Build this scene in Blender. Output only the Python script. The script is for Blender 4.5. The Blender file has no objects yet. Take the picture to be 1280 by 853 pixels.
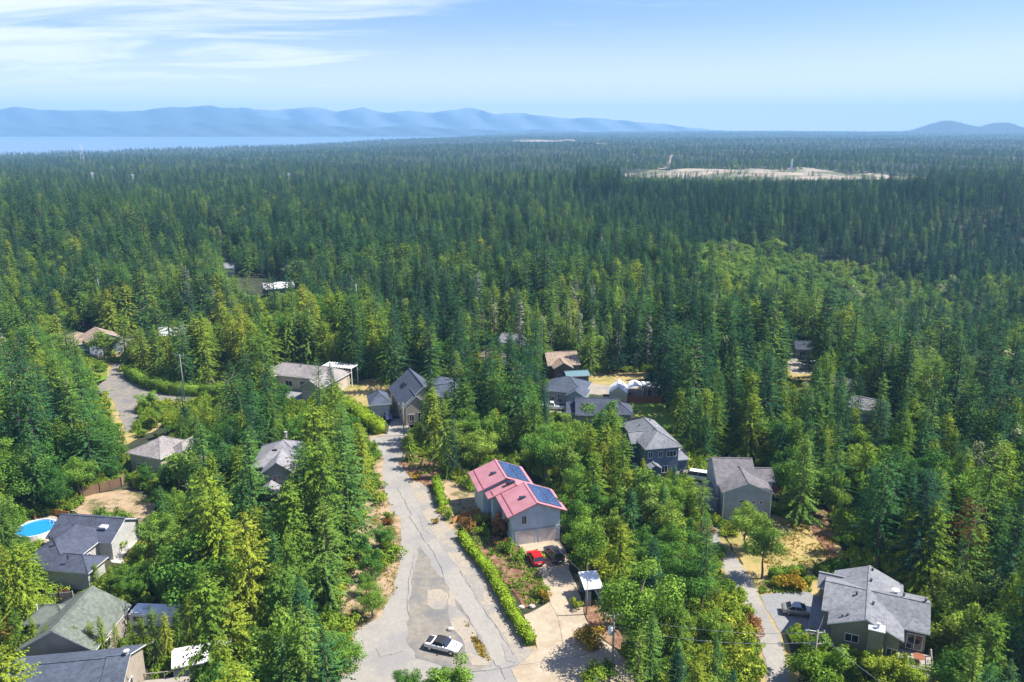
import bpy, math, random
import numpy as np
from mathutils import Vector, Matrix

# ---------------------------------------------------------------- camera, world, sun, exposure
sc = bpy.context.scene
C = sc.collection
F, HZ, CAMH, CX, CY = 995.0, 158.0, 66.0, 640.0, 426.5
PITCH = math.atan((CY - HZ) / F)
cam_d = bpy.data.cameras.new('camera')
cam = bpy.data.objects.new('camera', cam_d); C.objects.link(cam)
cam_d.sensor_width = 36; cam_d.lens = F / 1280 * 36
cam_d.clip_start = 1; cam_d.clip_end = 60000
cam.location = (0, 0, CAMH); cam.rotation_euler = (math.pi / 2 - PITCH, 0, 0)
sc.camera = cam
SUN_EL, SUN_ROT = math.radians(55), math.radians(86)
w = bpy.data.worlds.new('World'); sc.world = w; w.use_nodes = True
nt = w.node_tree; nt.nodes.clear()
def N(nt, t, **k):
    n = nt.nodes.new(t)
    for a, b in k.items():
        if a.startswith('i_'): n.inputs[int(a[2:])].default_value = b
        else: setattr(n, a, b)
    return n
L = lambda nt, a, b: nt.links.new(a, b)
sky = N(nt, 'ShaderNodeTexSky', sky_type='NISHITA', sun_disc=False, sun_elevation=SUN_EL, sun_rotation=SUN_ROT, altitude=200, air_density=1.0, dust_density=1.2, ozone_density=3.0)
bg = N(nt, 'ShaderNodeBackground', i_1=0.10); out = N(nt, 'ShaderNodeOutputWorld')
tc = N(nt, 'ShaderNodeTexCoord'); sep = N(nt, 'ShaderNodeSeparateXYZ'); L(nt, tc.outputs['Generated'], sep.inputs[0])
# thin cirrus on a high plane: direction / (z + c)
zc = N(nt, 'ShaderNodeMath', operation='ADD', i_1=0.09); L(nt, sep.outputs[2], zc.inputs[0])
dx = N(nt, 'ShaderNodeMath', operation='DIVIDE'); L(nt, sep.outputs[0], dx.inputs[0]); L(nt, zc.outputs[0], dx.inputs[1])
dy = N(nt, 'ShaderNodeMath', operation='DIVIDE'); L(nt, sep.outputs[1], dy.inputs[0]); L(nt, zc.outputs[0], dy.inputs[1])
cmb = N(nt, 'ShaderNodeCombineXYZ'); L(nt, dx.outputs[0], cmb.inputs[0]); L(nt, dy.outputs[0], cmb.inputs[1])
mp = N(nt, 'ShaderNodeMapping'); mp.inputs['Scale'].default_value = (0.7, 1.7, 1); mp.inputs['Rotation'].default_value = (0, 0, 0.12); mp.inputs['Location'].default_value = (3.2, 1.7, 0)
L(nt, cmb.outputs[0], mp.inputs[0])
n1 = N(nt, 'ShaderNodeTexNoise'); n1.inputs['Scale'].default_value = 1.0; n1.inputs['Detail'].default_value = 7; n1.inputs['Roughness'].default_value = 0.58; n1.inputs['Distortion'].default_value = 0.7
L(nt, mp.outputs[0], n1.inputs['Vector'])
# more cloud towards the left (west) part of the sky and low down
lx = N(nt, 'ShaderNodeMath', operation='MULTIPLY_ADD', i_1=-0.42, i_2=-0.10); L(nt, sep.outputs[0], lx.inputs[0])
lz = N(nt, 'ShaderNodeMath', operation='MULTIPLY_ADD', i_1=-0.35); L(nt, sep.outputs[2], lz.inputs[0]); L(nt, lx.outputs[0], lz.inputs[2])
ad = N(nt, 'ShaderNodeMath', operation='ADD'); L(nt, n1.outputs[0], ad.inputs[0]); L(nt, lz.outputs[0], ad.inputs[1])
mr = N(nt, 'ShaderNodeMapRange'); mr.inputs['From Min'].default_value = 0.33; mr.inputs['From Max'].default_value = 0.66; mr.inputs['To Max'].default_value = 0.8; mr.interpolation_type = 'SMOOTHSTEP'
L(nt, ad.outputs[0], mr.inputs[0])
hb = N(nt, 'ShaderNodeMapRange'); hb.inputs['From Min'].default_value = 0.135; hb.inputs['From Max'].default_value = 0.0; hb.inputs['To Max'].default_value = 0.9; hb.interpolation_type = 'SMOOTHSTEP'; L(nt, sep.outputs[2], hb.inputs[0])
hm = N(nt, 'ShaderNodeMath', operation='MAXIMUM'); L(nt, hb.outputs[0], hm.inputs[0]); L(nt, mr.outputs[0], hm.inputs[1])
tint = N(nt, 'ShaderNodeMix', data_type='RGBA', blend_type='MULTIPLY'); tint.inputs[0].default_value = 1; tint.inputs[7].default_value = (.62, .68, .95, 1)
L(nt, sky.outputs[0], tint.inputs[6])
mx = N(nt, 'ShaderNodeMix', data_type='RGBA'); mx.inputs[7].default_value = (5.9, 6.0, 6.3, 1)
L(nt, hm.outputs[0], mx.inputs[0]); L(nt, tint.outputs[2], mx.inputs[6]); L(nt, mx.outputs[2], bg.inputs[0]); L(nt, bg.outputs[0], out.inputs[0])
sun_d = bpy.data.lights.new('sun', 'SUN'); sun = bpy.data.objects.new('sun', sun_d); C.objects.link(sun)
sun_d.energy = 5.0; sun_d.angle = math.radians(0.5); sun_d.color = (1, 0.95, 0.87)
sdir = Vector((math.sin(SUN_ROT) * math.cos(SUN_EL), math.cos(SUN_ROT) * math.cos(SUN_EL), math.sin(SUN_EL)))
sun.rotation_euler = sdir.to_track_quat('Z', 'Y').to_euler()
vs = sc.view_settings; vs.view_transform = 'Standard'; vs.look = 'None'; vs.exposure = 1.08; vs.gamma = 1; vs.use_curve_mapping = False
sc.cycles.max_bounces = 5; sc.cycles.diffuse_bounces = 2; sc.cycles.glossy_bounces = 2; sc.cycles.transmission_bounces = 3; sc.cycles.transparent_max_bounces = 4
sc.cycles.volume_bounces = 0; sc.cycles.use_adaptive_sampling = True
HAZE_D = 1.3e-4

R = random.Random(7)
rng = np.random.default_rng(11)
sp_, cp_ = math.sin(PITCH), math.cos(PITCH)
def at(px, py, z=0.0):                      # where the sight line through a photo point meets height z
    u = (px - CX) / F; v = (CY - py) / F
    t = (z - CAMH) / (-sp_ + v * cp_)
    return Vector((u * t, (cp_ + v * sp_) * t, z))
def proj(x, y, z):                          # numpy friendly
    yy = y * cp_ - (z - CAMH) * sp_; zz = y * sp_ + (z - CAMH) * cp_
    yy = np.maximum(yy, 1e-3)
    return CX + F * x / yy, CY - F * zz / yy
def inpoly(px, py, poly):
    px = np.asarray(px, float); py = np.asarray(py, float); r = np.zeros(px.shape, bool); n = len(poly)
    for i in range(n):
        x1, y1 = poly[i]; x2, y2 = poly[(i + 1) % n]
        if y1 == y2: continue
        c = ((y1 > py) != (y2 > py)) & (px < (x2 - x1) * (py - y1) / (y2 - y1) + x1)
        r ^= c
    return r
def sst(a, b, x):
    t = np.clip((x - a) / (b - a), 0, 1); return t * t * (3 - 2 * t)

# ---------------------------------------------------------------- terrain height
RAV = [(118, 150, 0), (128, 195, 1), (135, 250, 1), (165, 330, 1), (235, 420, 1), (380, 520, 1), (700, 650, .6)]
def terr(x, y):
    x = np.asarray(x, float); y = np.asarray(y, float)
    D = np.hypot(x, y); th = np.degrees(np.arctan2(x, y))
    h = np.zeros(D.shape)
    best = np.full(D.shape, 1e9); wt = np.zeros(D.shape)
    for (x1, y1, w1), (x2, y2, w2) in zip(RAV[:-1], RAV[1:]):
        vx, vy = x2 - x1, y2 - y1; t = np.clip(((x - x1) * vx + (y - y1) * vy) / (vx * vx + vy * vy), 0, 1)
        d = np.hypot(x - x1 - t * vx, y - y1 - t * vy); ww = w1 + (w2 - w1) * t
        m = d < best; best = np.where(m, d, best); wt = np.where(m, ww, wt)
    wid = 20 + 62 * sst(200, 480, D)
    h -= (9 + 24 * sst(220, 420, D)) * wt * np.exp(-(best / wid) ** 2)
    un = 3.2 * np.sin(x * .011 + 1.3) * np.sin(y * .009 + .5) + 2.0 * np.sin(x * .023 + y * .017) + 5 * np.sin(x * .0021 + 2) * np.sin(y * .0031)
    h += un * sst(260, 520, D)
    left = sst(6, -22, th)
    h -= 30 * sst(1100, 3200, D) * left
    coast = np.interp(th, [-60, -33, -24, -14, -6, 0, 4, 60], [3100, 3250, 3500, 4100, 5200, 6600, 9000, 9800])
    h -= 60 * sst(0, 900, D - coast)
    h += 10 * sst(4500, 8500, D) * sst(3, 12, th) * (D < 9e9) * (1 - sst(0, 700, D - coast))
    for az, dist, hh, sw, sd in ((27.6, 8300, 66, 150, 300), (28.4, 8200, 42, 330, 350), (30.55, 8500, 56, 110, 300), (31.5, 8400, 30, 330, 350)):
        cx, cy = dist * math.sin(math.radians(az)), dist * math.cos(math.radians(az))
        h += hh * np.exp(-(((x - cx) / sw) ** 2 + ((y - cy) / sd) ** 2))
    return h
def tz(x, y): return float(terr(x, y))

# ---------------------------------------------------------------- materials
def M_new(name):
    m = bpy.data.materials.new(name); m.use_nodes = True; t = m.node_tree; t.nodes.clear()
    o = N(t, 'ShaderNodeOutputMaterial'); return m, t, o
def ramp(t, stops):
    r = N(t, 'ShaderNodeValToRGB'); e = r.color_ramp.elements
    while len(e) < len(stops): e.new(0.5)
    for k, (p, c) in enumerate(stops): e[k].position = p; e[k].color = (*c, 1)
    return r
def surf(name, c1, c2=None, scale=1.0, rough=0.85, detail=6, c3=None, bump=0.0, metal=0, lo=.3, hi=.7, c3scale=.15, coord='Position', spec=.3):
    m, t, o = M_new(name)
    b = N(t, 'ShaderNodeBsdfPrincipled'); b.inputs['Roughness'].default_value = rough; b.inputs['Metallic'].default_value = metal; b.inputs['Specular IOR Level'].default_value = spec
    L(t, b.outputs[0], o.inputs[0])
    c2 = c2 or tuple(x * .8 for x in c1)
    if coord == 'Position': g = N(t, 'ShaderNodeNewGeometry'); vec = g.outputs['Position']
    else: g = N(t, 'ShaderNodeTexCoord'); vec = g.outputs['Object']
    n = N(t, 'ShaderNodeTexNoise'); n.inputs['Scale'].default_value = scale; n.inputs['Detail'].default_value = detail; n.inputs['Roughness'].default_value = .65
    L(t, vec, n.inputs['Vector'])
    r = ramp(t, [(lo, c1), (hi, c2)]); L(t, n.outputs[0], r.inputs[0]); col = r.outputs[0]
    if c3:
        n2 = N(t, 'ShaderNodeTexNoise'); n2.inputs['Scale'].default_value = c3scale; n2.inputs['Detail'].default_value = 5; n2.inputs['Roughness'].default_value = .7
        L(t, vec, n2.inputs['Vector'])
        r2 = ramp(t, [(.47, (0, 0, 0)), (.6, (1, 1, 1))]); L(t, n2.outputs[0], r2.inputs[0])
        x = N(t, 'ShaderNodeMix', data_type='RGBA'); L(t, r2.outputs[0], x.inputs[0]); L(t, col, x.inputs[6]); x.inputs[7].default_value = (*c3, 1); col = x.outputs[2]
    nf = N(t, 'ShaderNodeTexNoise'); nf.inputs['Scale'].default_value = 7.0; nf.inputs['Detail'].default_value = 4; nf.inputs['Roughness'].default_value = .8; L(t, vec, nf.inputs['Vector'])
    rf = ramp(t, [(.32, (.8, .8, .8)), (.68, (1.14, 1.14, 1.14))]); L(t, nf.outputs[0], rf.inputs[0]); xf = N(t, 'ShaderNodeMix', data_type='RGBA', blend_type='MULTIPLY'); xf.inputs[0].default_value = 1 if rough > .6 else 0; L(t, col, xf.inputs[6]); L(t, rf.outputs[0], xf.inputs[7]); col = xf.outputs[2]
    L(t, col, b.inputs['Base Color'])
    if bump:
        bp = N(t, 'ShaderNodeBump'); bp.inputs['Strength'].default_value = bump; bp.inputs['Distance'].default_value = .1; L(t, n.outputs[0], bp.inputs['Height']); L(t, bp.outputs[0], b.inputs['Normal'])
    return m
def leafmat(name, stops, trans=.26, stand=None, per=(.68, 1.28)):
    m, t, o = M_new(name)
    oi = N(t, 'ShaderNodeObjectInfo'); g = N(t, 'ShaderNodeNewGeometry')
    r = ramp(t, stops); 
    n = N(t, 'ShaderNodeTexNoise'); n.inputs['Scale'].default_value = .012; n.inputs['Detail'].default_value = 3; L(t, g.outputs['Position'], n.inputs['Vector'])
    nn = N(t, 'ShaderNodeMapRange'); nn.inputs['From Min'].default_value = .3; nn.inputs['From Max'].default_value = .7; nn.inputs['To Min'].default_value = -.38; nn.inputs['To Max'].default_value = .38; L(t, n.outputs[0], nn.inputs[0])
    a = N(t, 'ShaderNodeMath', operation='ADD'); L(t, oi.outputs['Random'], a.inputs[0]); L(t, nn.outputs[0], a.inputs[1]); L(t, a.outputs[0], r.inputs[0])
    # clumps inside one crown differ in hue and value
    tcn = N(t, 'ShaderNodeTexCoord'); n3 = N(t, 'ShaderNodeTexNoise'); n3.inputs['Scale'].default_value = .55; n3.inputs['Detail'].default_value = 2; L(t, tcn.outputs['Object'], n3.inputs['Vector'])
    mm = N(t, 'ShaderNodeMapRange'); mm.inputs['From Min'].default_value = .3; mm.inputs['From Max'].default_value = .7; mm.inputs['To Min'].default_value = .7; mm.inputs['To Max'].default_value = 1.35; L(t, n3.outputs[0], mm.inputs[0])
    pr = N(t, 'ShaderNodeMapRange'); pr.inputs['To Min'].default_value = per[0]; pr.inputs['To Max'].default_value = per[1]; L(t, g.outputs['Random Per Island'], pr.inputs[0])
    ml = N(t, 'ShaderNodeMath', operation='MULTIPLY'); L(t, mm.outputs[0], ml.inputs[0]); L(t, pr.outputs[0], ml.inputs[1])
    vm = N(t, 'ShaderNodeVectorMath', operation='SCALE'); L(t, r.outputs[0], vm.inputs[0]); L(t, ml.outputs[0], vm.inputs['Scale'])
    d = N(t, 'ShaderNodeBsdfDiffuse'); L(t, vm.outputs[0], d.inputs[0])
    tr = N(t, 'ShaderNodeBsdfTranslucent'); tv = N(t, 'ShaderNodeVectorMath', operation='MULTIPLY'); tv.inputs[1].default_value = (1.35, 1.25, .55); L(t, vm.outputs[0], tv.inputs[0]); L(t, tv.outputs[0], tr.inputs[0])
    x = N(t, 'ShaderNodeMixShader'); x.inputs[0].default_value = trans; L(t, d.outputs[0], x.inputs[1]); L(t, tr.outputs[0], x.inputs[2])
    L(t, x.outputs[0], o.inputs[0]); return m
def shingle(name, c, var=.28, course=.28):
    m, t, o = M_new(name); b = N(t, 'ShaderNodeBsdfPrincipled'); b.inputs['Roughness'].default_value = .9; b.inputs['Specular IOR Level'].default_value = .2; L(t, b.outputs[0], o.inputs[0])
    tcn = N(t, 'ShaderNodeTexCoord')
    n = N(t, 'ShaderNodeTexNoise'); n.inputs['Scale'].default_value = 2.2; n.inputs['Detail'].default_value = 6; n.inputs['Roughness'].default_value = .75; L(t, tcn.outputs['Object'], n.inputs['Vector'])
    n2 = N(t, 'ShaderNodeTexNoise'); n2.inputs['Scale'].default_value = .25; n2.inputs['Detail'].default_value = 4; L(t, tcn.outputs['Object'], n2.inputs['Vector'])
    br = N(t, 'ShaderNodeTexVoronoi'); br.inputs['Scale'].default_value = 2.6; L(t, tcn.outputs['Object'], br.inputs['Vector'])
    sx = N(t, 'ShaderNodeSeparateColor'); L(t, br.outputs['Color'], sx.inputs[0])
    wv = N(t, 'ShaderNodeTexWave', wave_type='BANDS', bands_direction='Z'); wv.inputs['Scale'].default_value = 2.6; L(t, tcn.outputs['Object'], wv.inputs['Vector'])
    a = N(t, 'ShaderNodeMath', operation='ADD'); L(t, n.outputs[0], a.inputs[0]); L(t, n2.outputs[0], a.inputs[1])
    a2 = N(t, 'ShaderNodeMath', operation='MULTIPLY_ADD', i_1=.45); L(t, sx.outputs[0], a2.inputs[0]); L(t, a.outputs[0], a2.inputs[2])
    a3 = N(t, 'ShaderNodeMath', operation='MULTIPLY_ADD', i_1=.12); L(t, wv.outputs[0], a3.inputs[0]); L(t, a2.outputs[0], a3.inputs[2])
    r = ramp(t, [(.8, tuple(x * (1 - var) for x in c)), (1.0, c)]); r.color_ramp.elements[0].position = .55
    d = N(t, 'ShaderNodeMath', operation='MULTIPLY', i_1=.63); L(t, a3.outputs[0], d.inputs[0]); L(t, d.outputs[0], r.inputs[0])
    r.color_ramp.elements[1].position = .95; r.color_ramp.elements[1].color = (*[x * (1 + var) for x in c], 1)
    L(t, r.outputs[0], b.inputs['Base Color']); return m
def siding(name, c, axis='Z', sc_=3.2, rough=.75):
    m, t, o = M_new(name); b = N(t, 'ShaderNodeBsdfPrincipled'); b.inputs['Roughness'].default_value = rough; b.inputs['Specular IOR Level'].default_value = .25; L(t, b.outputs[0], o.inputs[0])
    tcn = N(t, 'ShaderNodeTexCoord'); wv = N(t, 'ShaderNodeTexWave', wave_type='BANDS', bands_direction=axis, wave_profile='SAW'); wv.inputs['Scale'].default_value = sc_; L(t, tcn.outputs['Object'], wv.inputs['Vector'])
    n = N(t, 'ShaderNodeTexNoise'); n.inputs['Scale'].default_value = .8; n.inputs['Detail'].default_value = 5; L(t, tcn.outputs['Object'], n.inputs['Vector'])
    r = ramp(t, [(0, tuple(x * .72 for x in c)), (.25, c)]); L(t, wv.outputs[0], r.inputs[0])
    r2 = ramp(t, [(.3, (.85, .85, .85)), (.7, (1.1, 1.1, 1.1))]); L(t, n.outputs[0], r2.inputs[0])
    x = N(t, 'ShaderNodeMix', data_type='RGBA', blend_type='MULTIPLY'); x.inputs[0].default_value = 1; L(t, r.outputs[0], x.inputs[6]); L(t, r2.outputs[0], x.inputs[7]); L(t, x.outputs[2], b.inputs['Base Color'])
    bp = N(t, 'ShaderNodeBump'); bp.inputs['Strength'].default_value = .5; bp.inputs['Distance'].default_value = .05; L(t, wv.outputs[0], bp.inputs['Height']); L(t, bp.outputs[0], b.inputs['Normal'])
    return m
def glossy(name, c, rough=.25, metal=0.0, coat=0.0, spec=.5):
    m = surf(name, c, tuple(x * .9 for x in c), 3, rough, metal=metal, coord='Object', spec=spec)
    for n in m.node_tree.nodes:
        if n.type == 'BSDF_PRINCIPLED': n.inputs['Coat Weight'].default_value = coat
    return m
MT = {}
MT['ground'] = surf('forest_floor', (.014, .024, .010), (.040, .044, .020), .35, .95, c3=(.055, .055, .025), c3scale=.06, bump=.4)
MT['asphalt'] = surf('asphalt', (.25, .23, .20), (.30, .28, .24), 1.3, .9, c3=(.225, .215, .20), c3scale=.11, bump=.1)
MT['asphalt2'] = surf('worn_asphalt', (.165, .148, .12), (.25, .222, .18), .9, .9, c3=(.145, .142, .135), c3scale=.2, bump=.1)
MT['gravel'] = surf('gravel', (.25, .21, .16), (.35, .305, .235), 2.4, .95, c3=(.22, .21, .19), c3scale=.25, bump=.3)
MT['tan'] = surf('tan_concrete', (.33, .27, .19), (.40, .335, .24), .9, .9, c3=(.30, .24, .165), c3scale=.2, bump=.1)
MT['greygravel'] = surf('grey_gravel', (.17, .175, .18), (.25, .25, .245), 2.5, .95, bump=.3)
MT['dirt'] = surf('dry_earth', (.28, .195, .115), (.39, .29, .18), .7, .95, c3=(.12, .11, .04), c3scale=.3, bump=.3)
MT['bark'] = surf('bark_mulch', (.12, .055, .03), (.20, .10, .055), 2.5, .95, c3=(.26, .17, .10), c3scale=.5, bump=.3)
MT['drygrass'] = surf('dry_grass', (.29, .215, .08), (.37, .285, .12), 1.1, .95, c3=(.20, .19, .05), c3scale=.18, bump=.2)
MT['lawn'] = surf('green_lawn', (.09, .18, .015), (.13, .23, .02), 1.2, .95, c3=(.15, .17, .03), c3scale=.15, bump=.2)
MT['yellowlawn'] = surf('yellow_lawn', (.20, .19, .03), (.28, .24, .05), 1.2, .95, c3=(.13, .16, .025), c3scale=.15, bump=.2)
MT['crack'] = surf('tar_crack', (.14, .13, .12), (.19, .18, .165), 3)
MT['sandy'] = surf('sandy_clearing', (.22, .175, .13), (.38, .315, .24), .03, .95, c3=(.10, .11, .05), c3scale=.012)
MT['sea'] = surf('sea_water', (.10, .17, .27), (.13, .21, .32), .002, .35, spec=.4)
MT['hill'] = surf('hill_forest', (.012, .025, .018), (.025, .04, .025), .02, .95)
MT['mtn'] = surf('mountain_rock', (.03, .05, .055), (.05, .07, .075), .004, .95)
MT['hazepeak'] = surf('haze_paled_mountain', (.10, .125, .15), (.14, .17, .20), .006, .95, lo=.48, hi=.62)  # distance haze put into the colour: the whole range evenly paled, no snow
MT['trunk'] = surf('fir_bark', (.10, .075, .055), (.20, .16, .125), 3, .95, coord='Object')
MT['greytrunk'] = surf('grey_dead_wood', (.26, .24, .215), (.40, .37, .33), 3, .95, coord='Object')
MT['redtrunk'] = surf('peeling_orange_bark', (.42, .17, .06), (.55, .28, .11), 2, .8, coord='Object')
MT['fir'] = leafmat('fir_needles', [(0, (0.034, 0.096, 0.039)), (.35, (0.057, 0.143, 0.044)), (.7, (0.104, 0.202, 0.044)), (1, (0.161, 0.241, 0.039))])
MT['darkfir'] = leafmat('dark_and_shade_needles', [(0, (0.018, 0.053, 0.033)), (.5, (0.031, 0.081, 0.044)), (1, (0.055, 0.119, 0.051))])  # darker fir tint, for dark trees and the painted shade of the ridge
MT['cedar'] = leafmat('cedar_sprays', [(0, (0.084, 0.163, 0.029)), (.4, (0.144, 0.231, 0.029)), (.75, (0.211, 0.283, 0.029)), (1, (0.253, 0.292, 0.035))])
MT['broad'] = leafmat('broad_leaves', [(0, (0.059, 0.155, 0.032)), (.35, (0.101, 0.215, 0.035)), (.7, (0.160, 0.274, 0.039)), (1, (0.219, 0.309, 0.050))])
MT['alder'] = leafmat('alder_leaves', [(0, (.11, .20, .040)), (.5, (.155, .25, .045)), (1, (.20, .28, .06))])
MT['greyleaf'] = leafmat('pale_willow_leaves', [(0, (0.196, 0.245, 0.129)), (1, (0.294, 0.333, 0.161))])
MT['hedge'] = leafmat('hedge_leaves', [(0, (0.167, 0.271, 0.019)), (1, (0.255, 0.350, 0.026))])
MT['darkhedge'] = leafmat('dark_hedge_leaves', [(0, (0.088, 0.175, 0.023)), (1, (0.137, 0.228, 0.029))])
MT['shrub'] = leafmat('shrub_leaves', [(0, (0.098, 0.193, 0.024)), (.5, (0.186, 0.280, 0.029)), (1, (0.294, 0.350, 0.040))])
MT['yellowshrub'] = leafmat('yellow_shrub_leaves', [(0, (0.269, 0.200, 0.023)), (1, (0.381, 0.260, 0.028))])
MT['redshrub'] = leafmat('purple_leaves', [(0, (0.098, 0.028, 0.048)), (1, (0.157, 0.044, 0.064))])
MT['rustshrub'] = leafmat('rusty_leaves', [(0, (0.179, 0.100, 0.028)), (1, (0.280, 0.140, 0.046))])
MT['pinkflower'] = leafmat('pink_flowers', [(0, (0.358, 0.170, 0.147)), (1, (0.470, 0.220, 0.184))])
MT['bluespruce'] = leafmat('blue_spruce_needles', [(0, (0.112, 0.150, 0.156)), (1, (0.146, 0.180, 0.184))], trans=.15)
MT['undergrowth'] = leafmat('undergrowth_leaves', [(0, (0.059, 0.105, 0.023)), (.4, (0.118, 0.193, 0.029)), (.8, (0.216, 0.263, 0.040)), (1, (0.314, 0.263, 0.064))])
MT['snagtwig'] = leafmat('bare_twigs', [(0, (0.15, 0.15, 0.115)), (1, (0.22, 0.215, 0.17))], trans=.1)
for nm, c in dict(bluegrey=(.065, .078, .105), grey=(.16, .16, .17), beige=(.27, .23, .19), green=(.115, .13, .108), lightgrey=(.155, .16, .17), slate=(.055, .063, .088), warmgrey=(.21, .19, .18), brown=(.17, .12, .09), pale=(.20, .195, .205), redgrey=(.13, .12, .125), tanroof=(.24, .18, .13)).items():
    MT['r_' + nm] = shingle('shingles_' + nm, c)
for nm, c in dict(blue=(.12, .16, .24), bluegrey=(.32, .38, .44), white=(.58, .57, .54), cream=(.55, .48, .38), olive=(.26, .25, .19), grey=(.30, .31, .31), greyblue=(.24, .29, .35), brown=(.17, .10, .06), beige=(.5, .43, .35), dark=(.05, .07, .10)).items():
    MT['w_' + nm] = siding('siding_' + nm, c)
MT['w_board'] = siding('board_and_batten_grey', (.47, .55, .62), 'X', 1.2)
MT['fascia'] = glossy('white_trim', (.72, .72, .70), .5)
MT['greytrim'] = glossy('grey_trim', (.35, .36, .38), .5)
MT['glass'] = glossy('window_glass', (.02, .028, .035), .08, spec=.8)
MT['garage'] = siding('garage_door_panel', (.60, .54, .52), 'Z', 1.0, .5)
MT['whitepaint'] = glossy('white_paint', (.78, .78, .76), .4)
MT['dark'] = glossy('dark_metal', (.03, .03, .035), .5)
MT['concrete'] = surf('concrete_slab', (.40, .37, .33), (.5, .47, .42), 1.5)
MT['wood'] = siding('weathered_boards', (.26, .17, .10), 'X', 3)
MT['orangewood'] = siding('orange_stained_boards', (.52, .26, .07), 'X', 3)
MT['redwood'] = siding('red_brown_boards', (.27, .10, .05), 'X', 3)
MT['greywood'] = siding('grey_deck_boards', (.36, .32, .28), 'X', 3)
MT['polewood'] = surf('grey_pole_wood', (.20, .185, .16), (.28, .26, .23), 4, .9, coord='Object')
MT['poolwater'] = glossy('pool_water', (.02, .24, .58), .08)
MT['teal'] = glossy('teal_cover', (.10, .19, .21), .6)
MT['redpaint'] = glossy('red_car_paint', (.55, .008, .012), .25, coat=.6)
MT['whitecar'] = glossy('white_car_paint', (.75, .75, .74), .25, coat=.6)
MT['silver'] = glossy('silver_car_paint', (.33, .31, .28), .3, .4, coat=.5)
MT['darkcar'] = glossy('dark_grey_car_paint', (.045, .045, .06), .25, .2, coat=.6)
MT['purplecar'] = glossy('dark_blue_car_paint', (.05, .05, .12), .25, .2, coat=.6)
MT['softtop'] = glossy('black_soft_top', (.015, .015, .017), .8)
MT['tyre'] = glossy('tyre_rubber', (.012, .012, .012), .8)
MT['rim'] = glossy('alloy_rim', (.5, .5, .52), .3, .8)
MT['lamp'] = glossy('lamp_glass', (.6, .6, .6), .1)
MT['redlamp'] = glossy('red_lamp_glass', (.4, .02, .02), .15)
def metal_roof(name, c):
    m, t, o = M_new(name); b = N(t, 'ShaderNodeBsdfPrincipled'); b.inputs['Roughness'].default_value = .55; b.inputs['Specular IOR Level'].default_value = .4; L(t, b.outputs[0], o.inputs[0])
    tcn = N(t, 'ShaderNodeTexCoord'); wv = N(t, 'ShaderNodeTexWave', wave_type='BANDS', bands_direction='Y'); wv.inputs['Scale'].default_value = 1.05; L(t, tcn.outputs['Object'], wv.inputs['Vector'])
    n = N(t, 'ShaderNodeTexNoise'); n.inputs['Scale'].default_value = .5; n.inputs['Detail'].default_value = 6; L(t, tcn.outputs['Object'], n.inputs['Vector'])
    r = ramp(t, [(.3, tuple(x * .88 for x in c)), (.7, tuple(min(1, x * 1.1) for x in c))]); L(t, n.outputs[0], r.inputs[0]); 
    r3 = ramp(t, [(.86, (1, 1, 1)), (.95, (.7, .7, .7))]); L(t, wv.outputs[0], r3.inputs[0])
    x = N(t, 'ShaderNodeMix', data_type='RGBA', blend_type='MULTIPLY'); x.inputs[0].default_value = 1; L(t, r.outputs[0], x.inputs[6]); L(t, r3.outputs[0], x.inputs[7]); L(t, x.outputs[2], b.inputs['Base Color'])
    return m
MT['pinkroof'] = metal_roof('pink_metal_roof', (.42, .185, .205)); MT['pinkridge'] = glossy('deep_pink_flashing', (.36, .09, .11), .5)
def solar_mat():
    m, t, o = M_new('solar_cells'); b = N(t, 'ShaderNodeBsdfPrincipled'); b.inputs['Roughness'].default_value = .12; L(t, b.outputs[0], o.inputs[0])
    tcn = N(t, 'ShaderNodeTexCoord'); br = N(t, 'ShaderNodeTexBrick', offset=0); br.inputs['Scale'].default_value = 6; br.inputs['Color1'].default_value = (.02, .045, .12, 1); br.inputs['Color2'].default_value = (.025, .055, .15, 1); br.inputs['Mortar'].default_value = (.25, .33, .48, 1); br.inputs['Mortar Size'].default_value = .025; br.inputs['Brick Width'].default_value = 1; br.inputs['Row Height'].default_value = 1
    L(t, tcn.outputs['Object'], br.inputs['Vector']); L(t, br.outputs[0], b.inputs['Base Color']); return m
MT['solar'] = solar_mat()

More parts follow.
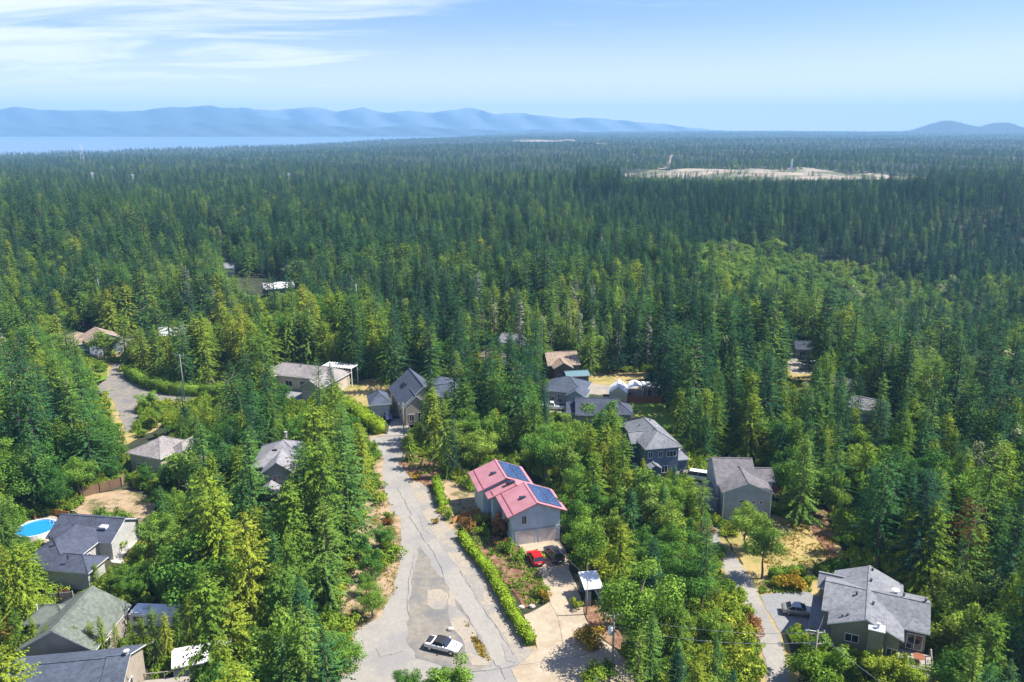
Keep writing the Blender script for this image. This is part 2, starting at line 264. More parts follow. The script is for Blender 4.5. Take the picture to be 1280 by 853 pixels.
# ---------------------------------------------------------------- object helpers
def tag(o, label=None, cat=None, group=None, kind=None):
    if label: o['label'] = label
    if cat: o['category'] = cat
    if group: o['group'] = group
    if kind: o['kind'] = kind
    return o
def empty(name, loc, rz=0, label=None, cat=None, group=None):
    o = bpy.data.objects.new(name, None); C.objects.link(o); o.location = loc; o.rotation_euler = (0, 0, rz); o.empty_display_size = .3
    return tag(o, label, cat, group)
def link(name, me, parent=None):
    o = bpy.data.objects.new(name, me); C.objects.link(o)
    if parent: o.parent = parent
    return o
class MB:
    def __init__(s): s.v = []; s.f = []; s.m = []
    def poly(s, pts, mi=0):
        b = len(s.v); s.v += [tuple(p) for p in pts]; s.f.append(tuple(range(b, b + len(pts)))); s.m.append(mi); return s
    def solid(s, top, th, mi=0, side=0, n=None):      # polygon + thickness down
        a = [Vector(p) for p in top]; nn = Vector((0, 0, -th)) if n is None else Vector(n) * th
        lo = [p + nn for p in a]; k = len(a); b = len(s.v); s.v += [tuple(p) for p in a + lo]
        s.f.append(tuple(range(b, b + k))); s.m.append(mi); s.f.append(tuple(range(b + 2 * k - 1, b + k - 1, -1))); s.m.append(side)
        for i in range(k):
            j = (i + 1) % k; s.f.append((b + i, b + k + i, b + k + j, b + j)); s.m.append(side)
        return s
    def box(s, x0, y0, z0, x1, y1, z1, mi=0):
        return s.solid([(x0, y0, z1), (x1, y0, z1), (x1, y1, z1), (x0, y1, z1)], z1 - z0, mi, mi)
    def tube(s, a, b, r0, r1=None, n=8, mi=0):
        r1 = r0 if r1 is None else r1; a = Vector(a); b = Vector(b); d = (b - a).normalized()
        u = d.orthogonal().normalized(); w_ = d.cross(u); k = len(s.v)
        for p, r in ((a, r0), (b, r1)):
            for i in range(n):
                t = 2 * math.pi * i / n; s.v.append(tuple(p + u * math.cos(t) * r + w_ * math.sin(t) * r))
        for i in range(n):
            j = (i + 1) % n; s.f.append((k + i, k + j, k + n + j, k + n + i)); s.m.append(mi)
        s.f.append(tuple(range(k + n - 1, k - 1, -1))); s.m.append(mi); s.f.append(tuple(range(k + n, k + 2 * n))); s.m.append(mi)
        return s
    def build(s, name, mats, parent=None, smooth=False, recalc=True):
        me = bpy.data.meshes.new(name); me.from_pydata(s.v, [], s.f)
        mats = mats if isinstance(mats, (list, tuple)) else [mats]
        for m in mats: me.materials.append(MT[m] if isinstance(m, str) else m)
        me.polygons.foreach_set('material_index', s.m)
        if recalc:
            import bmesh
            bm = bmesh.new(); bm.from_mesh(me); bmesh.ops.recalc_face_normals(bm, faces=bm.faces); bm.to_mesh(me); bm.free()
        if smooth: me.polygons.foreach_set('use_smooth', [True] * len(me.polygons))
        me.update(); return link(name, me, parent)
def npmesh(name, V, Fq, mat, extra=None):
    """V (n,3), Fq (m,k) all faces the same size"""
    me = bpy.data.meshes.new(name); k = Fq.shape[1]
    me.vertices.add(len(V)); me.vertices.foreach_set('co', V.astype(np.float32).ravel())
    me.loops.add(Fq.size); me.loops.foreach_set('vertex_index', Fq.astype(np.int32).ravel())
    me.polygons.add(len(Fq)); me.polygons.foreach_set('loop_start', np.arange(0, Fq.size, k, dtype=np.int32)); me.polygons.foreach_set('loop_total', np.full(len(Fq), k, np.int32))
    me.materials.append(MT[mat] if isinstance(mat, str) else mat); me.update(calc_edges=True); return me

# ---------------------------------------------------------------- ground sheet, sea, mountains
pass
ths = np.radians(np.concatenate([np.arange(-85, -38, 2.0), np.arange(-38, 38, .35), np.arange(38, 86, 2.0)]))
rs = np.concatenate([[2, 20], np.arange(35, 300, 6), 300 * np.exp(np.linspace(0, math.log(10800 / 300), 230))])
TT, RR = np.meshgrid(ths, rs); X = RR * np.sin(TT); Y = RR * np.cos(TT) - 0; Z = terr(X, Y)
V = np.stack([X.ravel(), Y.ravel(), Z.ravel()], 1); nx = len(ths); a = np.arange(len(V)).reshape(X.shape)
Fq = np.stack([a[:-1, :-1].ravel(), a[:-1, 1:].ravel(), a[1:, 1:].ravel(), a[1:, :-1].ravel()], 1)
gme = npmesh('ground', V, Fq[:, ::-1], 'ground'); tag(link('ground', gme), kind='structure')
# behind and beneath the camera
tag(MB().poly([(-400, -300, -.05), (400, -300, -.05), (400, 3, -.05), (-400, 3, -.05)]).build('near_ground', 'ground', recalc=False), kind='structure')
sea = MB().poly([(-14000, 1500, -40), (14000, 1500, -40), (14000, 11500, -40), (-14000, 11500, -40)]).build('sea', 'sea', recalc=False); tag(sea, kind='structure')
def ridge(name, prof, dist, width, mat, seed):
    """prof: (photo x, photo y of the skyline) -> a real range of hills at the given distance"""
    xs = np.arange(prof[0][0], prof[-1][0], 4.0); ys = np.interp(xs, [p[0] for p in prof], [p[1] for p in prof])
    r_ = np.random.default_rng(seed); ns = np.zeros(len(xs))
    for k in range(1, 7): ns += np.sin(xs * .02 * 1.9 ** k + r_.uniform(0, 6)) * .9 / 1.55 ** k
    az = np.arctan((xs - CX) / F * .97); tops = CAMH + (HZ - ys - ns * 1.5) / F * dist
    rows = []
    for q, hgt in ((-1, 0), (-.72, .22), (-.5, .38), (-.3, .62), (-.12, .86), (0, 1), (.25, .75), (.6, .4), (1, 0)):
        d = dist + q * width + 60 * np.sin(xs * .11 + q * 7)
        hh = -46 + (tops + 46) * hgt + (0 if q in (-1, 0, 1) else 1) * 14 * np.sin(xs * .25 + q * 9) * hgt
        rows.append(np.stack([d * (xs - CX) / F, d, hh], 1))
    V = np.concatenate(rows); n = len(xs); a = np.arange(len(V)).reshape(len(rows), n)
    Fq = np.stack([a[:-1, :-1].ravel(), a[:-1, 1:].ravel(), a[1:, 1:].ravel(), a[1:, :-1].ravel()], 1)
    me = npmesh(name, V, Fq, mat); me.polygons.foreach_set('use_smooth', [True] * len(Fq)); tag(link(name, me), kind='structure')
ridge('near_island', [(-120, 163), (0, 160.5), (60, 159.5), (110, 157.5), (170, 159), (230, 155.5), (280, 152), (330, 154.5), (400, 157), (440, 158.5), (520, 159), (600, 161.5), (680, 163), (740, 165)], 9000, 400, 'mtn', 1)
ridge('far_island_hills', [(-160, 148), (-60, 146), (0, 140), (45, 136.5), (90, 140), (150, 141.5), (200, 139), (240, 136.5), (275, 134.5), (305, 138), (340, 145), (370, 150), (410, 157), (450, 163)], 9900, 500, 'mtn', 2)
ridge('distant_mountains', [(-160, 142), (60, 141), (200, 139), (300, 137), (360, 138), (400, 136), (430, 141), (460, 137), (490, 143), (520, 138), (545, 142), (590, 137), (620, 144), (650, 143), (700, 147), (750, 150), (800, 154), (850, 158), (900, 163)], 10950, 400, 'hazepeak', 3)

def G(px, py): p = at(px, py); return (p.x, p.y)
def jitter(pts, step=1.2, amp=.18, seed=1):
    r = random.Random(seed); o = []
    for i in range(len(pts)):
        a = Vector(pts[i]); b = Vector(pts[(i + 1) % len(pts)]); n = max(1, int((b - a).length / step))
        for k in range(n):
            p = a.lerp(b, k / n); o.append((p.x + r.uniform(-amp, amp), p.y + r.uniform(-amp, amp)))
    return o
def patch(name, mat, pxs, lvl, amp=.18, world=False, step=1.2):
    pts = jitter([p if world else G(*p) for p in pxs], step, amp, len(pxs) + lvl)
    o = MB().poly([(x, y, .02 * lvl) for x, y in pts])
    ob = o.build(name, mat, recalc=False)
    if ob.data.polygons[0].normal.z < 0: ob.data.flip_normals()
    return tag(ob, kind='structure')
def cellpatch(name, mat, pxs, off, cell):
    pts = [G(*p) for p in pxs]; xs = [p[0] for p in pts]; ys = [p[1] for p in pts]
    gx = np.arange(min(xs), max(xs), cell); gy = np.arange(min(ys), max(ys), cell); XX, YY = np.meshgrid(gx, gy)
    ins = inpoly(XX + cell / 2, YY + cell / 2, pts); mb = []; vs_ = []
    for i, j in zip(*np.nonzero(ins)):
        x, y = gx[j], gy[i]; q = [(x, y), (x + cell, y), (x + cell, y + cell), (x, y + cell)]
        mb.append([len(vs_) + k for k in range(4)]); vs_ += [(u, v, 0) for u, v in q]
    V = np.array(vs_, float); V[:, 2] = terr(V[:, 0], V[:, 1]) + off
    return tag(link(name, npmesh(name, V, np.array(mb), mat)), kind='structure')

MAIN = [(462, 548), (484, 543), (487, 531), (489, 524), (506, 523), (520, 530), (522, 537), (504, 548), (500, 560), (508, 578), (522, 598), (545, 626), (553, 652), (573, 668), (600, 703), (634, 750), (662, 808), (690, 852), (722, 905), (400, 905), (425, 853), (440, 826), (428, 801), (452, 784), (474, 773), (482, 757), (490, 743), (498, 710), (502, 675), (501, 647), (489, 640), (481, 615), (478, 588), (480, 575), (470, 560)]
patch('road_verge', 'dirt', [(462, 540), (420, 700), (405, 800), (430, 900), (700, 905), (690, 840), (560, 640), (520, 560), (500, 545)], 1)
patch('main_road', 'asphalt', MAIN, 2, .12)
patch('gravel_shoulder', 'gravel', [(497, 566), (509, 580), (540, 618), (553, 652), (573, 668), (600, 703), (634, 750), (662, 808), (675, 830), (650, 830), (636, 806), (605, 759), (578, 718), (556, 688), (539, 662), (528, 640), (512, 606)], 3, .15)
patch('worn_island', 'asphalt2', [(524, 682), (543, 712), (560, 735), (580, 765), (600, 800), (614, 830), (600, 837), (560, 835), (520, 822), (508, 800), (511, 760), (517, 715)], 3, .25)
patch('worn_island_earth', 'gravel', [(534, 738), (550, 736), (560, 745), (556, 762), (543, 764), (531, 755)], 4, .3)
patch('dry_verge_strip', 'gravel', [(563, 740), (575, 762), (590, 782), (606, 812), (617, 835), (590, 832), (575, 800), (564, 780), (560, 758)], 4, .3)
MT['roadpatch'] = surf('patched_asphalt', (.215, .20, .18), (.26, .245, .215), 2.0, .9)
for k_, pl in enumerate(([(523, 642), (532, 654), (538, 668), (530, 664)], [(590, 728), (602, 738), (606, 752), (596, 746)], [(470, 812), (500, 806), (506, 815), (476, 822)], [(628, 806), (640, 812), (646, 830), (634, 826)], [(486, 562), (496, 561), (499, 574), (489, 576)])): patch('asphalt_repair', 'roadpatch', pl, 4, .15, step=.7)
for i, pl in enumerate([[(511, 646), (521, 660), (530, 676), (541, 690), (552, 712), (556, 727)], [(575, 714), (592, 742), (606, 764), (624, 790), (643, 820)], [(583, 769), (594, 788), (603, 802), (608, 812), (618, 832), (626, 836), (632, 850)], [(519, 692), (516, 707), (511, 728), (509, 750), (510, 770)], [(497, 610), (508, 632), (514, 645)], [(580, 841), (610, 839), (650, 832), (690, 826)], [(700, 826), (730, 820), (745, 812)], [(944, 775), (950, 800), (957, 830)]]):
    mb = MB(); r = random.Random(i)
    for a_, b_ in zip(pl[:-1], pl[1:]):
        A = Vector((*G(*a_), 0)); B = Vector((*G(*b_), 0)); n = max(2, int((B - A).length / .8)); prev = A
        for k in range(1, n + 1):
            p = A.lerp(B, k / n) + Vector((r.uniform(-.15, .15), r.uniform(-.1, .1), 0)); d = (p - prev).normalized(); s = Vector((-d.y, d.x, 0)) * r.uniform(.014, .04)
            q = [prev - s, p - s, p + s, prev + s]; mb.poly([(v.x, v.y, .105) for v in q]); prev = p
    tag(mb.build('road_crack', 'crack', recalc=False), kind='structure')
patch('driveway', 'tan', [(648, 682), (699, 674), (708, 690), (712, 712), (722, 734), (732, 775), (752, 800), (790, 830), (810, 870), (660, 880), (640, 838), (656, 826), (672, 812), (655, 770), (688, 753), (676, 720)], 4, .12)
patch('bark_bed', 'bark', [(728, 752), (745, 752), (760, 765), (780, 800), (775, 815), (760, 806), (742, 790), (732, 772)], 5, .2)
patch('flower_bed', 'bark', [(585, 655), (620, 672), (648, 686), (668, 704), (682, 735), (684, 752), (655, 760), (640, 738), (618, 712), (596, 684)], 5, .2)
patch('earth_bank', 'bark', [(498, 578), (520, 568), (548, 565), (552, 590), (545, 612), (530, 608), (512, 596)], 4, .25)
patch('front_yard', 'dirt', [(520, 568), (556, 560), (600, 620), (612, 650), (585, 655), (556, 640), (548, 600)], 3, .2)
patch('house_yard', 'drygrass', [(425, 500), (428, 485), (455, 474), (486, 472), (520, 520), (535, 534), (520, 541), (500, 522), (470, 512), (440, 505)], 2, .3)
patch('side_road', 'asphalt', [(888, 660), (890, 680), (902, 708), (922, 739), (940, 773), (953, 814), (962, 870), (990, 870), (984, 831), (974, 794), (960, 770), (953, 756), (940, 725), (920, 698), (900, 677), (898, 660)], 3, .1)
patch('side_verge', 'drygrass', [(884, 655), (886, 682), (905, 725), (928, 760), (942, 800), (950, 870), (1005, 870), (992, 820), (980, 790), (966, 772), (950, 740), (930, 710), (905, 672)], 2, .3)
patch('gravel_driveway', 'greygravel', [(950, 745), (975, 741), (1014, 741), (1030, 770), (1008, 788), (976, 792), (962, 770)], 4, .15)
patch('side_garden', 'drygrass', [(880, 630), (900, 640), (985, 640), (1040, 660), (1060, 700), (1020, 745), (950, 745), (925, 700)], 1, .3)
patch('rock_garden', 'dirt', [(948, 728), (975, 722), (1010, 724), (1014, 740), (975, 740), (950, 744)], 3, .3)
patch('path', 'bark', [(1014, 632), (1030, 632), (1046, 690), (1060, 705), (1035, 700), (1015, 660)], 3, .3)
CURVE = [(236, 406), (205, 411), (172, 416), (150, 424), (148, 432), (158, 437), (150, 447), (140, 458), (133, 475), (122, 482), (122, 490), (142, 502), (150, 522), (158, 540), (184, 530), (174, 520), (173, 506), (190, 498), (222, 506), (252, 498), (262, 492), (222, 488), (176, 482), (158, 474), (151, 462), (153, 450), (163, 440), (165, 430), (180, 421), (210, 415), (240, 411)]
patch('curved_road', 'asphalt2', CURVE, 3, .2)
patch('curved_road_verge', 'drygrass', [(140, 430), (165, 425), (168, 440), (140, 480), (122, 500), (150, 560), (190, 540), (215, 520), (190, 500), (265, 505), (270, 490), (120, 470), (122, 440)], 1, .4)
patch('green_strip', 'lawn', [(121, 450), (134, 448), (134, 474), (120, 478)], 2, .2)
patch('bungalow_driveway', 'greygravel', [(350, 485), (362, 479), (392, 489), (390, 506), (352, 498)], 2, .2)
patch('dry_bank', 'dirt', [(262, 473), (300, 472), (298, 479), (264, 478)], 2, .4)
patch('bare_yard', 'dirt', [(85, 638), (108, 620), (150, 612), (192, 622), (196, 650), (170, 656), (120, 650)], 2, .3)
patch('house_path', 'concrete', [(133, 694), (172, 664), (180, 668), (152, 698), (160, 706), (140, 704)], 3, .1)
patch('small_lawn', 'yellowlawn', [(152, 700), (180, 668), (192, 672), (200, 700), (170, 706)], 2, .2)
patch('pool_surround', 'tan', [(20, 648), (70, 642), (74, 670), (60, 690), (28, 686)], 1, .3)
patch('gravel_lane', 'gravel', [(150, 790), (165, 785), (240, 740), (262, 728), (300, 722), (330, 720), (335, 735), (300, 750), (280, 800), (200, 830)], 1, .3)
patch('left_lawn', 'yellowlawn', [(22, 770), (42, 758), (40, 775), (20, 785)], 2, .2)
patch('cul_de_sac', 'gravel', [(718, 478), (745, 469), (792, 470), (802, 480), (790, 494), (748, 494), (722, 492)], 2, .3)
patch('dry_field', 'drygrass', [(722, 472), (740, 465), (815, 466), (800, 478), (755, 482), (740, 479), (722, 484)], 3, .5)
patch('green_lawn', 'lawn', [(780, 503), (832, 503), (838, 520), (870, 560), (900, 590), (860, 580), (820, 530), (783, 516)], 2, .3)
patch('patio', 'concrete', [(848, 560), (862, 566), (858, 572), (846, 570)], 4, .1)
patch('right_lawn', 'lawn', [(1120, 810), (1160, 800), (1200, 853), (1130, 853)], 1, .3)
patch('small_drive', 'gravel', [(676, 505), (706, 505), (712, 520), (690, 520)], 2, .2)
patch('carport_path', 'concrete', [(1060, 836), (1085, 836), (1095, 860), (1062, 860)], 2, .2)
patch('clearing_drive', 'gravel', [(983, 440), (1000, 438), (996, 452), (1022, 460), (1020, 466), (992, 468), (984, 460)], 3, .4)
patch('clearing_yard', 'drygrass', [(984, 458), (1022, 462), (1018, 474), (1004, 482), (985, 478)], 2, .4)
patch('rear_clearing', 'gravel', [(284, 350), (306, 352), (302, 362), (286, 360)], 2, .4, step=3)
patch('rear_bank', 'dirt', [(300, 344), (352, 346), (362, 354), (330, 356), (306, 352)], 1, .4, step=3)
CLR = [(772, 221), (782, 215), (800, 216), (815, 214), (835, 216), (862, 214), (880, 211), (905, 213), (940, 211), (965, 213), (1000, 211), (1030, 214), (1060, 218), (1090, 217), (1125, 220), (1160, 221), (1150, 229), (1000, 228), (800, 226)]
ROADC = [(820, 215), (829, 208), (836, 200), (839, 196), (841, 197), (838, 204), (834, 214)]
cellpatch('logged_clearing', 'sandy', CLR, 1.6, 7)
cellpatch('clearing_road', 'sandy', ROADC, 1.8, 7)
cellpatch('forest_gap', 'drygrass', [(620, 262), (628, 262), (630, 248), (622, 248)], .8, 4)
cellpatch('far_field', 'sandy', [(725, 183), (750, 181.2), (762, 182), (738, 184.3)], 7.0, 25)
cellpatch('far_field', 'sandy', [(640, 177.2), (720, 176.6), (705, 178.6), (655, 178.4)], 10.0, 35)

# ---------------------------------------------------------------- leaf meshes (arrays of small quads)
def unit(v): return v / np.maximum(np.linalg.norm(v, axis=-1, keepdims=True), 1e-9)
def leaves(P, Dr, Nr, Ln, Wd, mat, name='crown', core=None):
    """kite shaped leaf clumps: base P, direction Dr, normal Nr"""
    Dr = unit(Dr); S = unit(np.cross(Dr, Nr)); Ln = Ln[:, None]; Wd = Wd[:, None]
    q = np.stack([P, P + Dr * Ln * .45 + S * Wd * .5, P + Dr * Ln, P + Dr * Ln * .45 - S * Wd * .5], 1)
    V = q.reshape(-1, 3); Fq = np.arange(len(V)).reshape(-1, 4)
    if core is not None:
        cv, cf = core; Fq = np.concatenate([Fq, cf + len(V)]); V = np.concatenate([V, cv])
    return npmesh(name, V, Fq, mat)
def conifer(seed, H, R0, gap=.5, z0=.12, power=.85, nb=6, droop=.25, up=.1, ll=.62, mat='fir', sparse=0., rag=.35, dens=1.0):
    r = np.random.default_rng(seed); P = []; D = []; Nn = []; Ln = []; W = []
    z = H * z0
    while z < H * .985:
        t = (z / H - z0) / (1 - z0); R_ = R0 * (1 - t) ** power * (1 if t > .12 else .65 + 3 * t)
        az0 = r.uniform(0, 6.3); R_ *= 1 + .16 * math.sin(z * 1.1 + seed) + .1 * math.sin(z * 2.7 + 2 * seed); n = nb if t < .8 else max(4, nb - 1)
        for k in range(n):
            if r.random() < sparse: continue
            az = az0 + 6.283 * k / n + r.uniform(-.35, .35); rr = max(.25, R_ * r.uniform(1 - rag, 1 + rag * .6) * (1 + .2 * math.cos(az - seed - z * .25)))
            slope = up + .55 * t - .1; m = max(2, int(rr / .42 * dens)); zz = z + r.uniform(-.3, .3) * gap
            for j in range(m):
                s = (j + .6 * r.random() + .35) / m
                if s < .18 and m > 3: continue
                x = rr * s; pz = zz + slope * x - droop * x * x / max(rr, .6) * (.7 if t < .7 else .2)
                base = np.array([math.cos(az) * x, math.sin(az) * x, pz])
                for sd in (-1, 0, 1):
                    a2 = az + sd * r.uniform(.5, 1.05) + r.uniform(-.2, .2); l = ll * r.uniform(.7, 1.3) * (1.15 - .35 * s) * (.6 if t > .9 else 1)
                    P.append(base + r.uniform(-.09, .09, 3)); D.append([math.cos(a2), math.sin(a2), slope - droop * (1 + s) - r.uniform(0, .35)])
                    Nn.append([r.uniform(-.4, .4), r.uniform(-.4, .4), 1]); Ln.append(l); W.append(l * r.uniform(.38, .62))
        z += gap * r.uniform(.8, 1.2) * (1 if t < .75 else .75)
    for k in range(8):
        a2 = r.uniform(0, 6.3); P.append([0, 0, H - .9 + .12 * k]); D.append([math.cos(a2) * .35, math.sin(a2) * .35, .6]); Nn.append([math.cos(a2 + 1.5), math.sin(a2 + 1.5), .3]); Ln.append(.4); W.append(.2)
    return leaves(np.array(P), np.array(D), np.array(Nn), np.array(Ln), np.array(W), mat)
def blobcrown(seed, H, R0, z0, nblob=28, leaf=.32, nleaf=300, mat='broad', flat=1.0, br=.36, weep=0.):
    r = np.random.default_rng(seed); P = []; D = []; Nn = []
    zc = (z0 + H) / 2; hh = (H - z0) / 2
    for k in range(nblob):
        v = unit(r.normal(size=3)); q = r.uniform(.3, 1.0) if k > 3 else .2
        c = np.array([v[0] * R0 * q, v[1] * R0 * q, zc + v[2] * hh * q * .95]); b = R0 * br * r.uniform(.5, 1.25) * (1.15 - .35 * max(0, v[2]))
        n = int(nleaf * (b / (R0 * br)) ** 2); d = unit(r.normal(size=(n, 3))); rad = b * r.uniform(.55, 1.12, (n, 1))
        p = c + d * rad * np.array([1, 1, .8]); P.append(p); nn = unit(d + r.normal(size=(n, 3)) * .45 + np.array([0, 0, .3])); Nn.append(nn)
        t = np.cross(nn, r.normal(size=(n, 3))); D.append(t + np.array([0, 0, -weep]))
    P = np.concatenate(P); D = np.concatenate(D); Nn = np.concatenate(Nn); ln = leaf * r.uniform(.6, 1.3, len(P))
    return leaves(P, D, Nn, ln, ln * r.uniform(.55, .85, len(P)), mat)
def trunkmesh(H, r0, seed, mat='trunk', limbs=0, bare=0.0, lz=.35, lr=2.0, name='trunk', lean=.15):
    r = random.Random(seed); mb = MB(); pts = [Vector((0, 0, -.5))]
    for k in range(1, 7): pts.append(Vector((r.uniform(-lean, lean), r.uniform(-lean, lean), H * k / 6)))
    for k in range(6): mb.tube(pts[k], pts[k + 1], r0 * (1 - k / 6.6), r0 * (1 - (k + 1) / 6.6), 7)
    for k in range(limbs):
        z = H * r.uniform(lz, .9); a = r.uniform(0, 6.3); l = lr * r.uniform(.5, 1); p = Vector((0, 0, z)); q = p + Vector((math.cos(a) * l, math.sin(a) * l, l * r.uniform(.2, .9)))
        mb.tube(p, q, r0 * .35, r0 * .1, 5)
    me = mb.build(name, mat); d = me.data; bpy.data.objects.remove(me); return d
P_ = {}   # kind -> list of (crown, trunk, height)
P_['fir'] = [(conifer(1, 19, 3.9, .5, .08, .8, 7, .3, .1, .38, dens=1.9), trunkmesh(18.5, .32, 1), 19), (conifer(2, 20, 3.6, .55, .2, .62, 7, .35, .12, .38, rag=.55, sparse=.12, dens=1.8), trunkmesh(19.5, .34, 2, limbs=6, lz=.1), 20),
             (conifer(3, 17, 4.0, .45, .06, .85, 7, .25, .1, .37, dens=1.8), trunkmesh(16.5, .3, 3), 17), (conifer(4, 21, 3.5, .6, .3, .5, 6, .35, .15, .40, rag=.6, sparse=.2, dens=1.8), trunkmesh(20.5, .34, 4, limbs=9, lz=.08), 21),
             (conifer(15, 19, 4.3, .58, .15, .65, 7, .35, .18, .40, rag=.55, sparse=.12, dens=1.8), trunkmesh(18.5, .34, 15), 19)]
P_['cedar'] = [(conifer(5, 15, 3.6, .42, .04, .62, 8, .5, .1, .37, 'cedar', rag=.35, dens=1.8), trunkmesh(14.5, .34, 5), 15), (conifer(6, 17, 4.2, .5, .05, .58, 8, .5, .15, .40, 'cedar', rag=.5, sparse=.1, dens=1.8), trunkmesh(16.5, .36, 6), 17),
               (conifer(7, 13, 3.4, .4, .03, .5, 8, .45, .2, .36, 'cedar', rag=.4, dens=1.8), trunkmesh(12.5, .3, 7), 13)]
P_['darkfir'] = [(conifer(71, 21, 3.7, .55, .1, .75, 7, .3, .1, .42, 'darkfir', rag=.4, dens=1.6), trunkmesh(20, .34, 71), 21), (conifer(72, 23, 3.5, .6, .2, .6, 7, .35, .12, .44, 'darkfir', rag=.55, sparse=.1, dens=1.6), trunkmesh(22.5, .36, 72, limbs=6, lz=.1), 23)]
P_['broad'] = [(blobcrown(21, 11, 3.9, 2.2), trunkmesh(8, .28, 21, limbs=7), 11), (blobcrown(22, 13, 4.0, 2.8, 30), trunkmesh(10, .3, 22, limbs=8), 13), (blobcrown(23, 9, 3.3, 1.6, 22), trunkmesh(6.5, .22, 23, limbs=6), 9), (blobcrown(24, 12, 3.4, 3.2, 24), trunkmesh(9, .25, 24, limbs=8), 12)]
P_['alder'] = [(blobcrown(31, 12, 3.8, 3.5, 26, .5, 150, 'alder'), trunkmesh(9, .22, 31, 'greytrunk', limbs=8), 12), (blobcrown(32, 14, 3.6, 4, 24, .5, 150, 'alder'), trunkmesh(11, .22, 32, 'greytrunk', limbs=8), 14)]
P_['pale'] = [(blobcrown(33, 11, 4.2, 3.2, 26, .5, 150, 'greyleaf'), trunkmesh(8, .24, 33, 'greytrunk', limbs=8), 11)]
P_['snag'] = [(conifer(41, 17, 1.7, .8, .25, .5, 5, .3, .1, .6, 'snagtwig', sparse=.45, rag=.6), trunkmesh(17, .25, 41, 'greytrunk', limbs=22, lr=1.5, lz=.2), 17)]
P_['shrub'] = [(blobcrown(51, 2.0, 1.3, .15, 10, .3, 90, 'shrub', br=.5), trunkmesh(1.2, .08, 51), 2.0), (blobcrown(52, 2.8, 1.5, .15, 14, .3, 90, 'shrub', br=.45), trunkmesh(1.6, .08, 52), 2.8)]
P_['bush'] = [(blobcrown(61, 2.2, 1.7, .0, 9, .42, 60, 'undergrowth', br=.5), None, 2.2), (blobcrown(62, 1.4, 1.5, .0, 8, .36, 60, 'undergrowth', br=.5), None, 1.4)]
